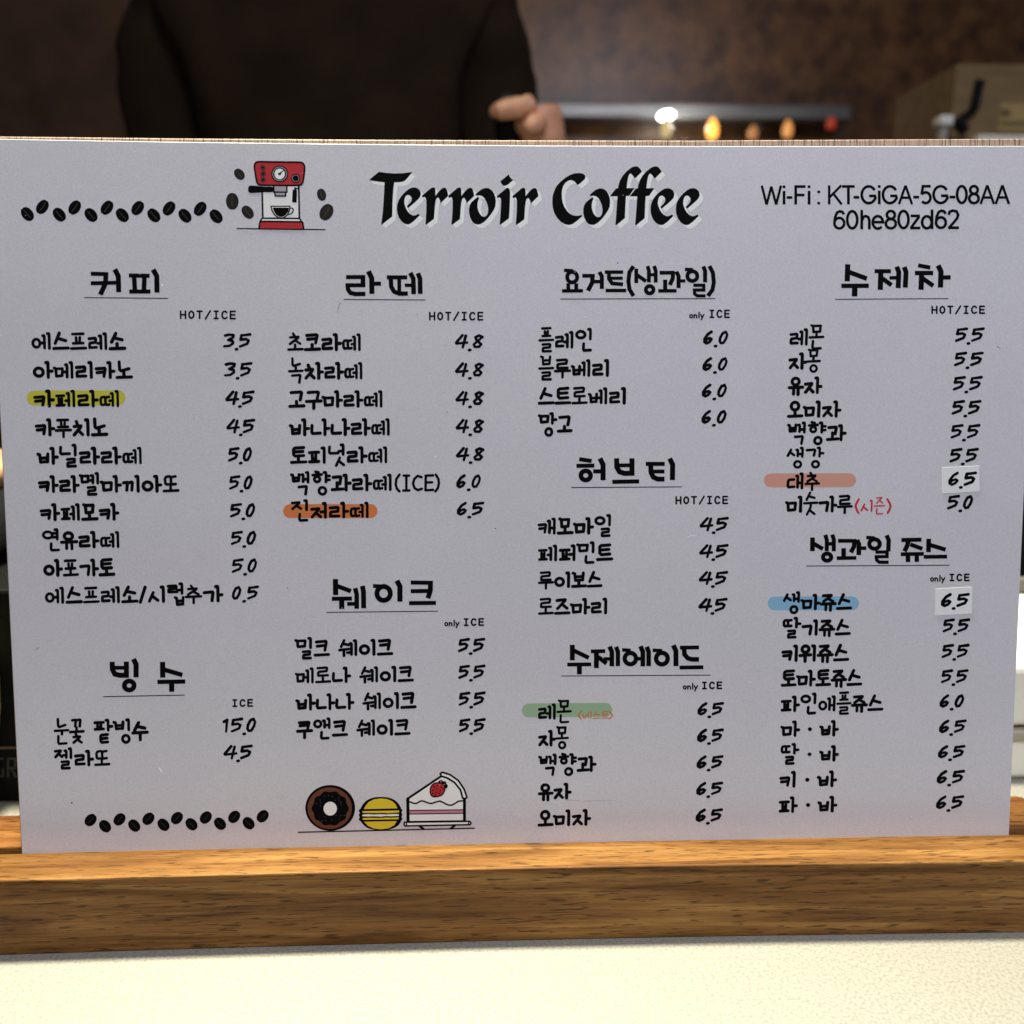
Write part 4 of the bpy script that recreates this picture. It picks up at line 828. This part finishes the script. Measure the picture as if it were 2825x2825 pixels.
body = [
 {'pts': [((sx, yp, -.86 + .92), (.14, .10)), ((sx, yp, .27), (.14, .10)), ((sx, yp, .50), (.165, .11)), ((sx, yp, .665), (.12, .085)), ((sx, yp, .74), (.057, .055)), ((sx, yp - .01, .79), (.054, .055)), ((sx, yp - .02, .87), (.078, .095)), ((sx, yp - .015, .95), (.082, .10)), ((sx, yp, 1.005), (.05, .06))]},
 {'pts': [(shl, .055), (shl + Vector((.01, -.01, -.12)), .048), ((shl + elb) / 2 + Vector((.0, 0, -.02)), .045), (elb, .042), (elb.lerp(wr, .45), .038), (elb.lerp(wr, .85), .026), (wr, .0235), (wr.lerp(kn, .5), (.027, .030)), (kn, (.027, .034))], 'from': 3},
 {'pts': [(shr, .055), (shr + Vector((-.03, 0, -.14)), .046), (shr + Vector((-.05, 0, -.28)), .042), (shr + Vector((-.04, -.06, -.42)), .036), (shr + Vector((0, -.14, -.5)), .025), (shr + Vector((.02, -.19, -.53)), .028)], 'from': 3},
 {'pts': [((sx - .09, yp, -.05), .085), ((sx - .09, yp, -.40), .06), ((sx - .09, yp, -.80), .04), ((sx - .09, yp - .12, -.83), .035)], 'from': 0},
 {'pts': [((sx + .09, yp, -.05), .085), ((sx + .09, yp, -.40), .06), ((sx + .09, yp, -.80), .04), ((sx + .09, yp - .12, -.83), .035)], 'from': 0},
]
# fingers: four bent chains over the handle and a thumb closing below them
ibase = 9 + 9 - 1
for i, (dy, dz, ln, r) in enumerate(((-.024, 0, 1.0, .0098), (-.004, 3, 1.04, .0098), (.016, 4, .97, .0092), (.034, 6, .82, .0082))):
    k0 = hp(994, 203 + dz * .4, dy); k1 = hp(994 - 36 * ln, 197 + dz * .6, dy); k2 = hp(994 - 58 * ln, 206 + dz, dy); k3 = hp(994 - 56 * ln, 221 + dz * .5, dy + .004)
    if i == 0: k1, k2, k3 = hp(962, 208, dy), hp(940, 211, dy), hp(934, 214, dy)
    body.append({'pts': [(kn.lerp(k0, .2) + Vector((0, dy * .6, 0)), r * 1.5), (k0, r * 1.3), (k1, r), (k2, r * .95), (k3, r * .8)]})
body.append({'pts': [(wr.lerp(kn, .45) + Vector((0, -.016, 0)), .013), (hp(1010, 232, -.034), .012), (hp(1001, 240, -.038), .0098), (hp(992, 251, -.034), .0075)]})
skin_obj('body', body, M_skin, pe)
shirt = [
 {'pts': [((sx, yp, .02), (.16, .115)), ((sx, yp, .27), (.16, .12)), ((sx, yp, .50), (.19, .13)), ((sx, yp, .665), (.14, .10)), ((sx, yp, .715), (.085, .075))]},
 {'pts': [(shl, .075), (shl + Vector((.01, -.01, -.12)), .060), ((shl + elb) / 2 + Vector((.0, 0, -.02)), .062), (elb, .056), (elb.lerp(wr, .42), .048)], 'from': 3},
 {'pts': [(shr, .075), (shr + Vector((-.03, 0, -.14)), .064), (shr + Vector((-.05, 0, -.28)), .058), (shr + Vector((-.04, -.06, -.42)), .048)], 'from': 3}]
sh_ = skin_obj('shirt', shirt, M_shirt, pe, 3)
tx = bpy.data.textures.new('cloth_folds', 'CLOUDS'); tx.noise_scale = .11; tx.noise_depth = 2
dm = sh_.modifiers.new('folds', 'DISPLACE'); dm.texture = tx; dm.texture_coords = 'LOCAL'; dm.strength = .035; dm.mid_level = .45
trs = [{'pts': [((sx, yp, .03), (.145, .112)), ((sx, yp, -.02), (.14, .11)), ((sx - .09, yp, -.10), .095), ((sx - .09, yp, -.40), .075), ((sx - .09, yp, -.78), .06)]}, {'pts': [((sx + .09, yp, -.10), .095), ((sx + .09, yp, -.40), .075), ((sx + .09, yp, -.78), .06)], 'from': 1}]
skin_obj('trousers', trs, M_black, pe)
skin_obj('hair', [{'pts': [((sx, yp + .01, .93), (.092, .10)), ((sx, yp + .01, .99), (.088, .10)), ((sx, yp + .015, 1.025), (.05, .06))]}], M_hair, pe)
hd = hp(962, 232, .012)
th = empty('held_tool', (hd.x, hd.y, hd.z - .06), 'black rounded tool gripped in the raised hand', 'tool')
m = MB(); m.lathe((hd.x, hd.y, hd.z), [(.010, -.13), (.012, -.10), (.015, -.04), (.0175, .0), (.017, .018), (.012, .027), (0, .029)], 22, cap=False); m.obj('tool_grip', M_black, th, smooth=True)
m = MB(); m.lathe((hd.x, hd.y, hd.z - .13), [(.027, -.03), (.029, -.028), (.029, -.008), (.020, -.001), (.0101, 0)], 24); m.obj('tool_base', M_steel, th, smooth=True)
